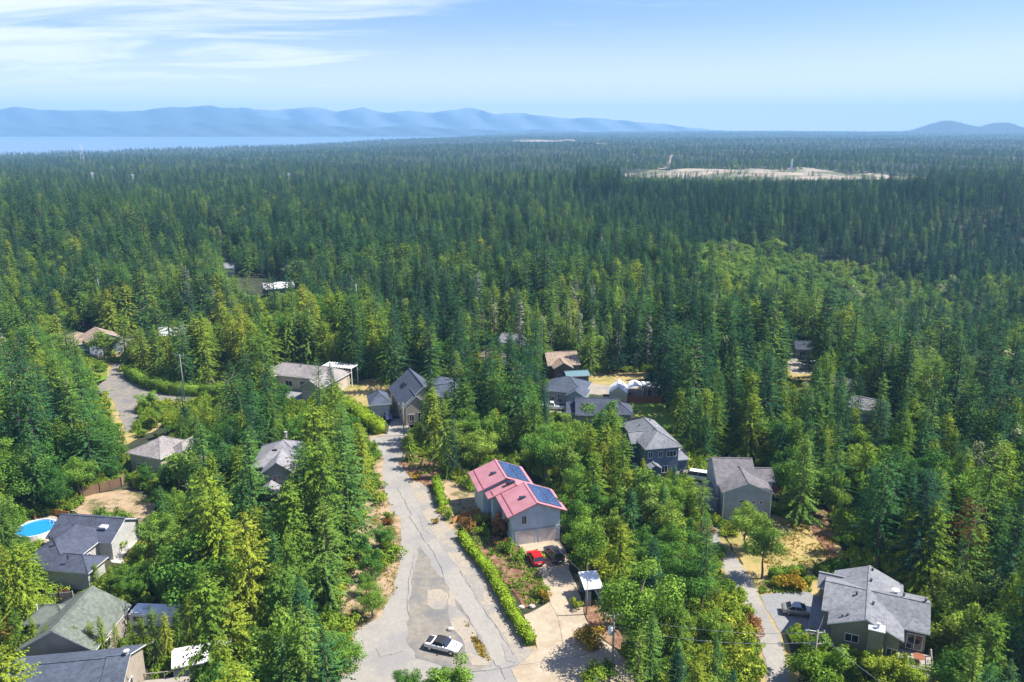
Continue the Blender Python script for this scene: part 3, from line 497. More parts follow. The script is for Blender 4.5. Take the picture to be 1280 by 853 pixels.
# ---------------------------------------------------------------- houses
FOOT = []                                    # (origin, rz, x0, y0, x1, y1) of everything a tree may not stand in
class House:
    def __init__(s, name, label, px, ez, rz, wall='w_grey', roof='r_grey', trim='fascia', cat='house', oh=.5, world=None, group=None):
        p = world or at(px[0], px[1], ez); s.ez = ez; s.rz = math.radians(rz); s.oh = oh
        s.root = empty(name, (p[0], p[1], 0), s.rz, label, cat, group); s.wall, s.roof, s.trim = wall, roof, trim
        s.R = MB(); s.W = MB(); s.T = MB(); s.org = (p[0], p[1])
    def foot(s, x0, y0, x1, y1): FOOT.append((s.org, s.rz, x0, y0, x1, y1))
    def gable(s, x0, y0, x1, y1, rz, axis='y', ez=None, rx=None, wall=True, th=.16):
        ez = s.ez if ez is None else ez; s.foot(x0, y0, x1, y1); oh = s.oh
        if axis == 'y': f = lambda a, b, z: (a, b, z); a0, a1, b0, b1 = x0, x1, y0, y1
        else: f = lambda a, b, z: (b, a, z); a0, a1, b0, b1 = y0, y1, x0, x1
        m = (a0 + a1) / 2 if rx is None else rx
        s.R.solid([f(a0, b0, ez), f(m, b0, rz), f(m, b1, rz), f(a0, b1, ez)], th, 0, 1)
        s.R.solid([f(m, b0, rz + .002), f(a1, b0, ez), f(a1, b1, ez), f(m, b1, rz + .002)], th, 0, 1)
        s.R.solid([f(m - .16, b0 - .02, rz + .03), f(m + .16, b0 - .02, rz + .03), f(m + .16, b1 + .02, rz + .03), f(m - .16, b1 + .02, rz + .03)], .05, 0, 0)
        if wall:
            s0 = (rz - ez) / (m - a0); s1 = (rz - ez) / (a1 - m); za = ez + s0 * oh - th - .02; zb = ez + s1 * oh - th - .02
            prof = [(a0 + oh, 0), (a1 - oh, 0), (a1 - oh, zb), (m, rz - th - .03), (a0 + oh, za)]
            v0 = [f(a, b0 + oh * .7, z) for a, z in prof]; v1 = [f(a, b1 - oh * .7, z) for a, z in prof]; k = len(s.W.v)
            s.W.v += v0 + v1; s.W.f += [tuple(k + i for i in range(5)), tuple(k + 5 + i for i in range(5))[::-1]]; s.W.m += [0, 0]
            for i in range(5): j = (i + 1) % 5; s.W.f.append((k + i, k + 5 + i, k + 5 + j, k + j)); s.W.m.append(0)
        return s
    def hip(s, x0, y0, x1, y1, rz, axis='y', ez=None, ins=None, wall=True, th=.16):
        ez = s.ez if ez is None else ez; s.foot(x0, y0, x1, y1); oh = s.oh
        if axis == 'y': f = lambda a, b, z: (a, b, z); a0, a1, b0, b1 = x0, x1, y0, y1
        else: f = lambda a, b, z: (b, a, z); a0, a1, b0, b1 = y0, y1, x0, x1
        m = (a0 + a1) / 2; ins = (a1 - a0) / 2 if ins is None else ins; i0, i1 = b0 + ins, b1 - ins
        if i0 > i1: i0 = i1 = (b0 + b1) / 2
        A, B, Cc, D = f(a0, b0, ez), f(a1, b0, ez), f(a1, b1, ez), f(a0, b1, ez); E, Fp = f(m, i0, rz), f(m, i1, rz)
        k = len(s.R.v); s.R.v += [A, B, Cc, D, E, Fp] + [(p[0], p[1], p[2] - th) for p in (A, B, Cc, D)]
        for fc, mi in (((0, 1, 4), 0), ((1, 2, 5, 4), 0), ((2, 3, 5), 0), ((3, 0, 4, 5), 0), ((0, 6, 7, 1), 1), ((1, 7, 8, 2), 1), ((2, 8, 9, 3), 1), ((3, 9, 6, 0), 1), ((6, 9, 8, 7), 1)):
            s.R.f.append(tuple(k + q for q in fc)); s.R.m.append(mi)
        for p, q in ((A, E), (B, E), (Cc, Fp), (D, Fp), (E, Fp)):
            if (Vector(p) - Vector(q)).length > .2: s.R.tube(Vector(p) + Vector((0, 0, .0)), Vector(q) + Vector((0, 0, .0)), .09, .09, 5)
        if wall: s.W.box(x0 + oh, y0 + oh, 0, x1 - oh, y1 - oh, ez - th - .01)
        return s
    def flat(s, x0, y0, x1, y1, z, wall=True, slope=0, mi=0):
        s.foot(x0, y0, x1, y1)
        s.R.solid([(x0, y0, z), (x1, y0, z + slope), (x1, y1, z + slope), (x0, y1, z)], .14, mi, 1)
        if wall: s.W.box(x0 + .3, y0 + .3, 0, x1 - .3, y1 - .3, z - .16)
        return s
    def done(s):
        s.robj = s.R.build('roof', [s.roof, s.trim], s.root)
        if s.W.f: s.W.build('wall', s.wall, s.root)
        return s
    def win(s, side, u, y, z, w_, h, name='window', frame='fascia', pane='glass', mull=1):
        """side f/l/r/b at wall coordinate y (the wall plane), u along it, z = sill"""
        t = .07; mb = MB(); pn = MB(); sg = {'f': -1, 'b': 1, 'l': -1, 'r': 1}[side]
        def P(a, d, zz): return (a, y + sg * d, zz) if side in 'fb' else (y + sg * d, a, zz)
        def bx(m, a0, a1, z0, z1, d0, d1):
            p, q = P(a0, d0, z0), P(a1, d1, z1); m.box(min(p[0], q[0]), min(p[1], q[1]), z0, max(p[0], q[0]), max(p[1], q[1]), z1)
        bx(mb, u - t, u + w_ + t, z - t, z, -.02, .07); bx(mb, u - t, u + w_ + t, z + h, z + h + t, -.02, .07)
        bx(mb, u - t, u, z, z + h, -.02, .07); bx(mb, u + w_, u + w_ + t, z, z + h, -.02, .07)
        for k in range(1, mull + 1): c = u + w_ * k / (mull + 1); bx(mb, c - .03, c + .03, z, z + h, -.02, .05)
        f = mb.build(name, frame, s.root); bx(pn, u, u + w_, z, z + h, -.02, .03); pn.build('pane', pane, f); return f
    def gar(s, side, u, y, w_, h=2.3, mat='garage'):
        return s.win(side, u, y, .05, w_, h, 'garage_door', 'fascia', mat, 0)
    def pipe(s, x, y, z, h=.4, r=.09, mat='dark', name='roof_vent'):
        return MB().tube((x, y, z - .3), (x, y, z + h), r).tube((x, y, z + h), (x, y, z + h + .06), r * 1.7, r * 1.7).build(name, mat, s.robj)
    def box(s, name, mat, x0, y0, z0, x1, y1, z1, parent=None): return MB().box(x0, y0, z0, x1, y1, z1).build(name, mat, parent or s.root)
def zr(x, x0, x1, ez, rz): m = (x0 + x1) / 2; return rz - (rz - ez) * abs(x - m) / (m - x0)

# pink metal roofed house, three stepped gables
h = House('house', 'grey board-walled house with pink metal roof and rows of solar panels', (634.4, 647.8), 5.5, 15, 'w_board', 'pinkroof', 'pinkridge', oh=1.0)
h.gable(0, 0, 10.1, 8.2, 7.5).gable(-1.3, 8.0, 8.8, 10.6, 7.15, ez=5.15).gable(-2.5, 10.4, 7.6, 18.6, 7.5); h.done()
h.win('f', 2.6, .7, 3.7, .7, 1.4); h.box('belt_trim', 'greytrim', 1.02, .62, 2.55, 9.08, .69, 2.72)
h.gar('f', 1.6, .7, 3.3); h.gar('f', 5.6, .7, 3.2)
h.win('l', 3, 1.0, 3.6, 1.5, 1.1); h.win('l', 13, -1.5, 3.6, 1.8, 1.1)
for x0, y0, y1 in ((0, 0, 8.2), (-2.5, 10.4, 18.6), (-1.3, 8.2, 10.2)):
    z = zr(x0 + 1.0, x0, x0 + 10.1, 5.5, 7.5) + (-.33 if x0 == -1.3 else 0)
    h.box('snow_guard', 'pinkridge', x0 + .95, y0 + .15, z - .02, x0 + 1.08, y1 - .15, z + .10, h.robj)
for x, y, l in ((3.0, 3.2, 2.0), (.6, 13.6, 2.2), (2.2, 9.0, 2.1)):
    x0 = {3.0: 0, .6: -2.5, 2.2: -1.3}[x]; z = zr(x + .4, x0, x0 + 10.1, 5.5, 7.5)
    sk = MB().box(x, y, z - .2, x + l * .75, y + .75, z + .22).build('skylight', 'dark', h.robj); MB().box(x + .1, y + .08, z + .22, x + l * .75 - .1, y + .67, z + .25).build('pane', 'glass', sk)
for (x0, y0, n) in ((0, .7, 7), (-2.5, 11.2, 7)):
    sl = (7.5 - 5.5) / 5.05
    for c in range(2):
        for k in range(n):
            xa = x0 + 5.45 + c * 2.05; xb = xa + 1.95; za, zb = 7.5 - sl * (xa - x0 - 5.05) + .12, 7.5 - sl * (xb - x0 - 5.05) + .12; ya = y0 + k * 1.0
            if n == 7 and ya > y0 + 6.8: continue
            MB().solid([(xa, ya, za), (xb, ya, zb), (xb, ya + .94, zb), (xa, ya + .94, za)], .05).build('solar_panel', 'solar', h.robj)
# steep blue-grey house
h = House('house', 'steep blue-grey gabled house beyond the top of the main road', (502.2, 509.5), 4.4, 20, 'w_beige', 'r_bluegrey')
h.gable(0, 0, 10.6, 15, 8.9).gable(.3, -.8, 6.1, 5, 7.1); h.hip(8.5, 8.5, 16.5, 16, 6.6, 'x', ez=4.6); h.gable(6.5, 1, 13, 8, 7.4, 'x', ez=4.3); h.done()
h.win('f', 1.6, -.45, 1.0, 1.0, 1.6); h.win('f', 3.6, -.45, .6, 1.2, 2.2, 'door'); h.win('l', 3, .5, 1.5, 1.4, 1.1); h.win('l', 9, .5, 1.5, 1.8, 1.1)
sk = h.box('skylight', 'dark', 2.7, 8.0, 6.6, 3.6, 10.5, 7.3, h.robj)
# small shed garage
h = House('garage', 'small detached garage with blue-grey hip roof beside the tall hedge', (461, 507), 3.2, 14, 'w_white', 'r_bluegrey', cat='garage')
h.hip(0, 0, 5.4, 7.6, 5.2); h.done(); h.gar('f', 1.2, .5, 2.8)
# long beige bungalow
h = House('house', 'long low beige-roofed bungalow with white pergola and gravel drive', (345, 475), 3.7, -18, 'w_cream', 'r_warmgrey')
h.hip(-7, 3.5, 15, 12, 5.9, 'x'); h.gable(-7.5, -.5, -2.2, 6, 5.3); h.gable(8.2, -2.5, 14.5, 6, 5.4, ez=3.6); h.done()
h.gar('f', 9.3, -2.15, 3.6); h.gar('f', -6.4, -.15, 2.6); h.win('f', 0, 4.0, 1.0, 2.0, 1.3); h.win('f', 4.4, 4.0, .4, 1.4, 2.1, 'door')
pg = MB(); 
for k in range(12): pg.box(7 + k * .75, 10.6, 4.9, 7.3 + k * .75, 14.6, 5.06)
for x in (7, 15.3):
    for y in (11, 14.2): pg.box(x, y, 0, x + .18, y + .18, 4.88)
pg.build('pergola', 'whitepaint', h.root); h.pipe(3, 7, 5.6)
# grey gabled house hidden in trees
h = House('house', 'light grey gabled house half hidden among left-hand trees', (325, 593), 5.2, 6, 'w_grey', 'r_pale')
h.gable(0, 0, 6.0, 11, 7.3); h.hip(-2.2, 3, 8.2, 13.5, 8.4, ez=5.3); h.gable(.3, -3.5, 3.6, 1.0, 3.9, ez=2.8); h.done()
h.win('f', 2.2, .35, 3.6, 1.4, 1.1); h.win('f', 1.3, -3.15, .1, 1.2, 2.0, 'door'); h.pipe(3, 11, 8, .9, .2, 'greytrim', 'chimney')
for x, y in ((1.2, 6), (4.8, 6.4)): h.box('skylight', 'dark', x, y, 6.6, x + .9, y + 1.3, 7.35, h.robj)
# house with the pool
h = House('house', 'dark slate-roofed house beside the round swimming pool', (60, 673), 3.3, -8, 'w_white', 'r_slate')
h.gable(-.5, 0, 10.8, 8.2, 5.4, 'x'); h.hip(0.8, -7.5, 8.6, 4, 5.7, ins=3.2); h.hip(5, -8.4, 12.8, -3.6, 4.7, 'x', ez=3.2); h.done()
h.win('r', -3.0, 8.1, .3, 1.4, 2.0, 'door'); h.win('r', 2.0, 10.3, .8, 1.8, 1.4)
for x, y, z in ((2.4, -2.5, 4.8), (4.4, -4.3, 5.7), (5.2, -5, 5.6), (3.0, -6.5, 5), (9, -7.3, 4.8)): h.pipe(x, y, z)
sk = h.box('skylight', 'lamp', 7.6, 1.8, 4.5, 8.8, 2.7, 4.85, h.robj)
# green-grey roofed house
h = House('house', 'green-grey shingled house between swimming-pool house and dark roof below', None, 3.3, 0, 'w_beige', 'r_green', world=(-64.0, 85.0, 0))
h.gable(2.6, 0, 12.4, 10, 6.2); h.hip(.2, 5.5, 6, 9.7, 4.9, 'x', ez=3.35); h.done()
h.win('f', 2, .35, 1, 1.4, 1.2); h.win('f', 6, .35, 1, 1.8, 1.2); h.win('f', 9.6, .35, 1, 1.3, 1.2); h.win('r', 3, 11.9, 1, 1.5, 1.2); h.pipe(1.5, 7, 4.4, .9, .06, 'whitepaint'); h.pipe(2.6, 9, 4.7)
# dark grey roof at bottom left
h = House('house', 'dark grey roof with white gable trim in lower left corner', (5, 853), 4, 9, 'w_beige', 'r_bluegrey')
h.gable(0, -6, 11.8, 4.6, 6.5, 'x'); h.gable(11.7, -6.1, 14.3, 4.7, 6.68, 'x', ez=4.12); h.done(); h.win('r', -2, 13.95, 2.2, 1.6, 1.2); h.pipe(13.9, -.7, 6.5, .6, .2, 'lamp', 'chimney')
dk = MB().box(14.6, -5, 1.2, 20, 1.5, 1.35)
for x in (14.7, 17, 19.9):
    for y in (-4.9, 1.4): dk.box(x - .06, y - .06, 0, x + .06, y + .06, 2.3)
dk.box(14.6, 1.36, 2.22, 20, 1.46, 2.3).box(14.6, -4.95, 2.22, 20, -4.85, 2.3); dk.build('deck', 'greywood', h.root); h.foot(14, -6, 21, 2)
# beige roof by the curved road
h = House('house', 'beige-roofed house in trees just below the curved road', (157, 566), 4.3, -22, 'w_cream', 'r_warmgrey')
h.hip(0, 0, 8.8, 9.5, 6.4); h.hip(6.8, 3.5, 11, 11, 5.8, ez=4.0); h.done(); h.win('f', 2, .5, 1, 1.6, 1.2)
# beige roofs top left
h = House('house', 'beige gabled house beside the willow, beyond the curved road', (104, 430), 4.4, -48, 'w_bluegrey', 'r_tanroof')
h.gable(-9.5, 1, 0.5, 11, 6.8, 'x'); h.hip(-17, -2, -9, 5, 5.2, 'x', ez=3.3); h.gable(-8, -2, -3.5, 2, 5.0, ez=3.6); h.done(); h.gar('f', -6.8, -1.6, 2.4); h.win('f', -15, -1.5, 1, 1.6, 1.1)
# brown house
h = House('house', 'brown-walled house with tan roof beyond the blue-grey house group', (691, 460), 4.2, 8, 'w_brown', 'r_tanroof')
h.gable(-1, 2, 8, 12, 6.6, 'x'); h.gable(0, -1, 5.5, 4, 5.8); h.done(); h.win('f', 1.2, -.65, 1.2, 1.2, 1.2); h.win('f', 3.2, -.65, 1.2, 1.2, 1.2)
# blue-grey house by the cul-de-sac
h = House('house', 'blue-grey hip-roofed house at the end of the gravel cul-de-sac', (682, 488), 3.7, -18, 'w_bluegrey', 'r_bluegrey')
h.hip(-1, 0, 9.5, 9.5, 6.2, 'x'); h.gable(5.5, -2.5, 10.5, 3, 5.2); h.done(); h.gar('f', 6.6, -2.15, 2.9, mat='w_brown'); h.win('f', 1, .5, .8, 1.0, 1.9); h.win('f', 3, .5, .8, 1.0, 1.9)
# teal tarp cover behind it
h = House('shed', 'low teal-covered shed beside the gravel cul-de-sac', (708, 471), 2.8, 10, 'w_dark', 'teal', cat='shed'); h.gable(0, 0, 6.5, 5, 3.5, 'x'); h.done()
# white tents and shed
h = House('tent', 'white peaked shelter tent, left of the two beside the red fence', (761, 491), 2.4, -10, 'w_cream', 'whitepaint', cat='tent', oh=.1); h.gable(0, 0, 4.6, 6, 4.1); h.done()
h = House('tent', 'white rounded shelter tent between peaked tent and small tall shed', (783, 489), 2.4, -4, 'w_cream', 'whitepaint', cat='tent', oh=.1)
n = 7; arc = [(2.3 - 2.3 * math.cos(math.pi * k / n), 1.5 + 2.3 * math.sin(math.pi * k / n)) for k in range(n + 1)]
for (xa, za), (xb, zb) in zip(arc[:-1], arc[1:]): h.R.solid([(xa, 0, za), (xb, 0, zb), (xb, 5, zb), (xa, 5, za)], .05)
h.W.box(.1, 2, 0, 4.5, 4.8, 1.5); h.foot(0, 0, 4.6, 5); h.done(); h.box('red_panel', 'redwood', .1, -.05, 0, 1.2, .05, 1.9)
h = House('shed', 'tall tan shed with white roof at right of shelter tents', (806, 483), 3.0, 4, 'w_beige', 'whitepaint', cat='shed', oh=.2); h.flat(0, 0, 3.9, 4, 3.0, slope=-.4); h.done(); h.win('f', .8, .3, .1, 1.0, 1.9, 'door', 'fascia', 'w_brown', 0)
# blue-grey roof behind the round tree
h = House('house', 'long blue-grey roofed house partly behind the rounded tree', (719, 519), 4.2, -3, 'w_grey', 'r_slate')
h.gable(0, 0, 9.6, 8.2, 6.9, 'x'); h.hip(7.8, 1.5, 13, 8, 5.6, ez=4.0); h.gable(-2, 1.5, 3, 8, 5.6, 'x', ez=4.1); h.done(); h.win('f', 3, .5, 1, 1.8, 1.2)
# blue walled house
h = House('house', 'two-storey navy-walled house with light grey hip roof beside green lawn', (806.5, 562), 6.3, 12, 'w_blue', 'r_lightgrey')
h.hip(0, 0, 7.6, 14.3, 8.5, ins=3.4); h.gable(-1.3, 4.2, 3.5, 8.2, 7.6, 'x', ez=5.9); h.flat(7.2, 1, 9.8, 5, 3.0); h.gable(.4, -1.6, 3, 1, 3.6, ez=2.9); h.done()
for u in (.9, 3.0): h.win('f', u, .5, 4.2, .8, 1.2)
h.win('f', 4.7, .5, 4.2, 1.9, 1.1, mull=2); h.win('f', 3.8, .5, .9, 1.1, 1.4)
for y in (1.6, 9.2, 11.4): h.win('l', y, .5, 4.2, 1.1, 1.2)
h.pipe(2.2, 9, 7.3, .5); h.pipe(3.6, 4.6, 8.2); h.pipe(4.8, 10, 8.0, .3); h.pipe(4.9, 6.5, 7.9, .25, .08, 'whitepaint')
# grey gable house at the end of the side road
h = House('house', 'grey-walled gable house at upper end of the side road', (902.5, 615.8), 5.4, -3, 'w_bluegrey', 'r_redgrey')
h.gable(0, 0, 8.9, 9, 7.25).gable(-.3, 3.0, 6.9, 14, 8.2, 'x'); h.gable(5.5, 4.5, 10.2, 9.6, 7.0, 'x', ez=5.6); h.flat(-3.4, 2.5, .2, 9, 3.1, mi=0); h.done()
h.win('f', 3.1, .35, 3.4, 1.35, .5, mull=0); h.win('f', 5.3, .35, 3.3, .5, .5, mull=0); h.win('f', 6.6, .35, 3.3, .5, .5, mull=0); h.win('f', 5.2, .35, .9, .45, 1.2, mull=0); h.win('f', 6.5, .35, .9, .5, 1.2, mull=0)
for x in (1.2, 2.9, 4.6): h.pipe(x, 8.9, 8.1, .2, .12)
h.pipe(4.2, 6.6, 7, .3); h.box('downpipe', 'fascia', .38, .2, 0, .5, .32, 5.3); h.box('downpipe', 'fascia', 8.4, .2, 0, 8.52, .32, 5.3)
dk = MB().box(8.8, 5, 3.0, 11.6, 9.4, 3.15)
for x in (8.9, 11.5):
    for y in (5.1, 9.3): dk.box(x - .07, y - .07, 0, x + .07, y + .07, 4.0)
dk.box(8.8, 5.0, 3.95, 11.6, 5.08, 4.03).box(8.8, 9.32, 3.95, 11.6, 9.4, 4.03).box(11.52, 5, 3.95, 11.6, 9.4, 4.03); dk.build('deck', 'redwood', h.root); h.foot(8, 3, 12, 10)
# large grey house right
h = House('house', 'large olive-walled house with complex grey shingle roof at lower right', (1034, 779.6), 6.0, -25, 'w_olive', 'r_lightgrey')
h.gable(0, 0, 8.7, 13.6, 7.85); h.gable(-.9, 2.9, 11.6, 11.7, 7.75, 'x'); h.gable(-1.9, 9.6, 3, 13, 6.6, 'x', ez=5.2); h.flat(-2.3, 2.2, .4, 10.8, 3.2); h.done()
h.box('chimney', 'w_olive', 4.7, -1.1, 0, 6.4, .34, 7.2); h.box('chimney_cap', 'greytrim', 4.6, -1.2, 7.2, 6.5, .5, 7.3); h.pipe(5.7, -.4, 7.3, .6, .14, 'lamp', 'chimney_pot')
h.win('f', 7.0, .35, 3.3, 1.05, 1.1); h.gar('l', 4.2, -2.0, 4.8, 2.5); h.win('f', 1.4, .35, .9, 1.3, 1.1); h.win('f', 2.2, .35, 4.1, 1.5, 1.0); h.win('r', 4.6, 11.1, 3.4, 1.6, 1.2); h.win('f', 9.2, 3.25, 3.3, 1.7, 2.0)
for x, y, z in ((1.6, 1.2, 6.6), (2.2, 1.4, 6.8), (4.6, 9.5, 7.8), (5.0, 4.2, 7.6), (3.0, 6.1, 7.4), (8.5, 7.6, 7.8), (11.0, 7.4, 7.8), (-.6, 8.6, 6.6), (4.7, 12.6, 7.7)): h.pipe(x, y, z, .3, .11)
h.pipe(7.6, 9.0, 7.2, .35, .3, 'whitepaint', 'dish')
dk = MB().box(8.3, -1.6, 2.9, 12, 3.0, 3.05)
for x in (8.4, 11.9):
    for y in (-1.5, 2.9): dk.box(x - .08, y - .08, 0, x + .08, y + .08, 4.0)
dk.box(8.3, -1.6, 3.95, 12, -1.52, 4.03).box(11.92, -1.6, 3.95, 12, 3, 4.03)
dk.build('deck', 'greywood', h.root); h.foot(8, -3, 13, 4)
tb = MB().tube((10.6, 1.2, 3.05), (10.6, 1.2, 3.75), .06).tube((10.6, 1.2, 3.75), (10.6, 1.2, 3.8), .7, .7, 16); tb.build('patio_table', 'redwood', h.root)
# small far houses seen between trees
for lb, px, ez, rz, w_, d_, rf, wl in (
    ('small tan roof peeking between conifers above the brown house', (596, 447), 4.2, -50, 9, 7, 'r_tanroof', 'w_white'),
    ('small pale roof among conifers right of tan roof', (621, 427), 4.2, -30, 7, 6, 'r_pale', 'w_white'),
    ('white building glimpsed among trees above the rear clearing', (279, 341), 3.4, 10, 5, 5, 'r_pale', 'w_white'),
    ('long low pale roof at right end of rear clearing', (330, 364), 4, 25, 12, 6, 'whitepaint', 'w_white'),
    ('small grey roof deep in forest near right-hand clearing', (1058, 508), 4.5, -40, 8, 6, 'r_pale', 'w_grey'),
    ('small blue-grey roof hidden just right of the forest clearing with cars', (1032, 481), 4.2, -50, 6, 5, 'r_pale', 'w_grey'),
    ('blue-grey roof above the forest clearing with cars', (994, 436), 3.0, -10, 5, 5, 'r_slate', 'w_grey'),
    ('small blue-grey roof among left-of-centre conifers', (495, 384), 4.2, 10, 9, 7, 'r_pale', 'w_bluegrey'),
    ('pale low building with terrace beside upper curved road', (196, 421), 3.6, 12, 12, 7, 'whitepaint', 'w_cream'),
    ('low tan-roofed building at far end of upper curved road', (224, 417), 3.8, 30, 10, 6, 'r_tanroof', 'w_cream')):
    p = at(*px, ez); h = House('house', lb, None, ez, rz, wl, rf, world=(p.x, p.y, 0)); h.gable(0, 0, w_, d_, ez + 2.0, 'x'); h.done(); h.win('f', 1.5, .35, 1, 1.5, 1.2); h.root.location.z = tz(p.x, p.y)
# carport
h = House('carport', 'open timber carport with pale metal roof at edge of tan driveway', (731, 737.5), 2.9, 8, 'w_greyblue', 'whitepaint', cat='carport', oh=.2)
h.R.solid([(0, 0, 2.9), (2.7, 0, 3.0), (2.7, 4.2, 3.3), (0, 4.2, 3.2)], .09); h.foot(0, 0, 2.7, 4.4)
for x in (.15, 2.4):
    for y in (.15, 3.9): h.W.box(x, y, 0, x + .12, y + .12, 2.8)
h.W.box(.27, 3.9, 0, 2.4, 3.98, 2.7).box(2.42, .3, 0, 2.5, 3.9, 2.6).box(.3, .17, 0, 1.0, .25, 2.4); h.done()
# greenhouse / covered trailer
def trailer(px, rz, ln, label, name='trailer'):
    p = at(*px, 2.6); r = empty(name, (p.x, p.y, 0), math.radians(rz), label, 'trailer'); FOOT.append(((p.x, p.y), math.radians(rz), 0, 0, ln, 2.6))
    MB().box(0, 0, .6, ln, 2.4, 2.35).solid([(.1, .1, 2.55), (ln - .2, .1, 2.55), (ln - .2, 2.3, 2.55), (.1, 2.3, 2.55)], .2).build('body', 'whitepaint', r)
    b = MB().box(.6, -.03, 1.3, 1.9, .0, 2.0).build('window', 'glass', r); MB().box(-.03, .5, 1.2, 0, 1.9, 2.0).build('window', 'glass', r)
    MB().box(2.6, -.04, .65, 3.3, .0, 2.3).build('door', 'greytrim', r); MB().box(1.5, .9, 2.55, 2.2, 1.5, 2.75).build('roof_hatch', 'lamp', r)
    for y in (.1, 2.2): MB().tube((ln * .45, y, .35), (ln * .45, y + .15, .35), .35, n=14).build('wheel', 'tyre', r)
    MB().tube((ln, 1.2, .55), (ln + 1.2, 1.2, .5), .05).build('hitch', 'dark', r)
trailer((160, 766), -3, 6.6, 'white travel trailer behind conifer row beside green-grey roof')
h = House('shelter', 'long white tarpaulin shelter at bottom edge, right of dark roof', (214, 836), 2.8, 18, 'w_greyblue', 'whitepaint', cat='shelter', oh=.2); h.gable(0, 0, 7.0, 4, 3.7, 'x'); h.done()
# swimming pool
p = at(45, 660, 1.1); pr_ = empty('swimming_pool', (p.x, p.y, 0), 0, 'round above-ground swimming pool with bright blue water', 'pool'); FOOT.append(((p.x, p.y), 0, -3.4, -3.4, 3.4, 3.4))
mb = MB(); n = 32; r1, r2 = 3.0, 3.15
for k in range(n):
    a, b = 2 * math.pi * k / n, 2 * math.pi * (k + 1) / n; ca, sa, cb, sb = math.cos(a), math.sin(a), math.cos(b), math.sin(b)
    mb.poly([(r2 * ca, r2 * sa, 0), (r2 * cb, r2 * sb, 0), (r2 * cb, r2 * sb, 1.15), (r2 * ca, r2 * sa, 1.15)]).poly([(r2 * ca, r2 * sa, 1.15), (r2 * cb, r2 * sb, 1.15), (r1 * cb, r1 * sb, 1.15), (r1 * ca, r1 * sa, 1.15)]).poly([(r1 * ca, r1 * sa, 1.15), (r1 * cb, r1 * sb, 1.15), (r1 * cb, r1 * sb, .9), (r1 * ca, r1 * sa, .9)])
mb.build('pool_wall', 'whitepaint', pr_, recalc=False); MB().poly([(3.0 * math.cos(2 * math.pi * k / n), 3.0 * math.sin(2 * math.pi * k / n), .98) for k in range(n)]).build('water', 'poolwater', pr_, recalc=False)
ld = MB()
for s_ in (-.3, .3): ld.tube((1.9 + s_, 2.3, 0), (1.7 + s_, 2.0, 2.0), .04).tube((1.7 + s_, 2.0, 2.0), (1.5 + s_, 1.7, .5), .04)
for k in range(5): ld.box(1.55, 2.2 - .05 * k, .3 + .3 * k, 2.2, 2.35 - .05 * k, .34 + .3 * k)
ld.build('ladder', 'whitepaint', pr_)
# fences
def fence(label, pxs, hgt, mat, name='fence'):
    pts = [Vector((*G(*p), 0)) for p in pxs]; r = empty(name, pts[0], 0, label, 'fence'); o = pts[0]
    pn = MB(); ps = []
    for a, b in zip(pts[:-1], pts[1:]):
        d = b - a; l = d.length; u = d / l; s_ = Vector((-u.y, u.x, 0)) * .03; n = max(1, round(l / 2.0)); nb = int(l / .14)
        for k in range(nb):
            q = a + u * (k + .04) * l / nb - o; q2 = a + u * (k + .96) * l / nb - o; zt = hgt + .03 * math.sin(k * 2.7)
            pn.solid([(q.x - s_.x, q.y - s_.y, zt), (q2.x - s_.x, q2.y - s_.y, zt), (q2.x + s_.x, q2.y + s_.y, zt), (q.x + s_.x, q.y + s_.y, zt)], zt - .05)
        for k in range(n + 1): q = a + u * k * l / n - o; ps.append(q)
    pn.build('board_panel', mat, r)
    for q in ps[:24]: MB().box(q.x - .07, q.y - .07, 0, q.x + .07, q.y + .07, hgt + .12).build('post', mat, r)
fence('weathered brown board fence behind bare earth yard, upper left', [(104, 622), (125, 616), (152, 609), (156, 602)], 1.9, 'wood')
fence('low brown deck fence behind the round swimming pool', [(44, 650), (52, 642), (68, 644), (87, 648)], 1.2, 'orangewood')
fence('red-brown board fence at far edge of bright green lawn', [(781, 503), (800, 504), (828, 504), (830, 500)], 1.8, 'redwood')
fence('grey board fence behind the purple-leaved bush at left', [(30, 756), (75, 754), (92, 752)], 1.6, 'greywood')
fence('orange stained railing left of pink-roofed house', [(576, 648), (592, 644), (606, 640)], 1.0, 'orangewood', 'railing')
fence('orange stained garden fence in front of pink-roofed house', [(566, 655), (572, 650), (590, 655), (608, 651)], .9, 'orangewood')
fence('white picket fence beside steep blue-grey house garage', [(478, 505), (486, 520)], .9, 'whitepaint')
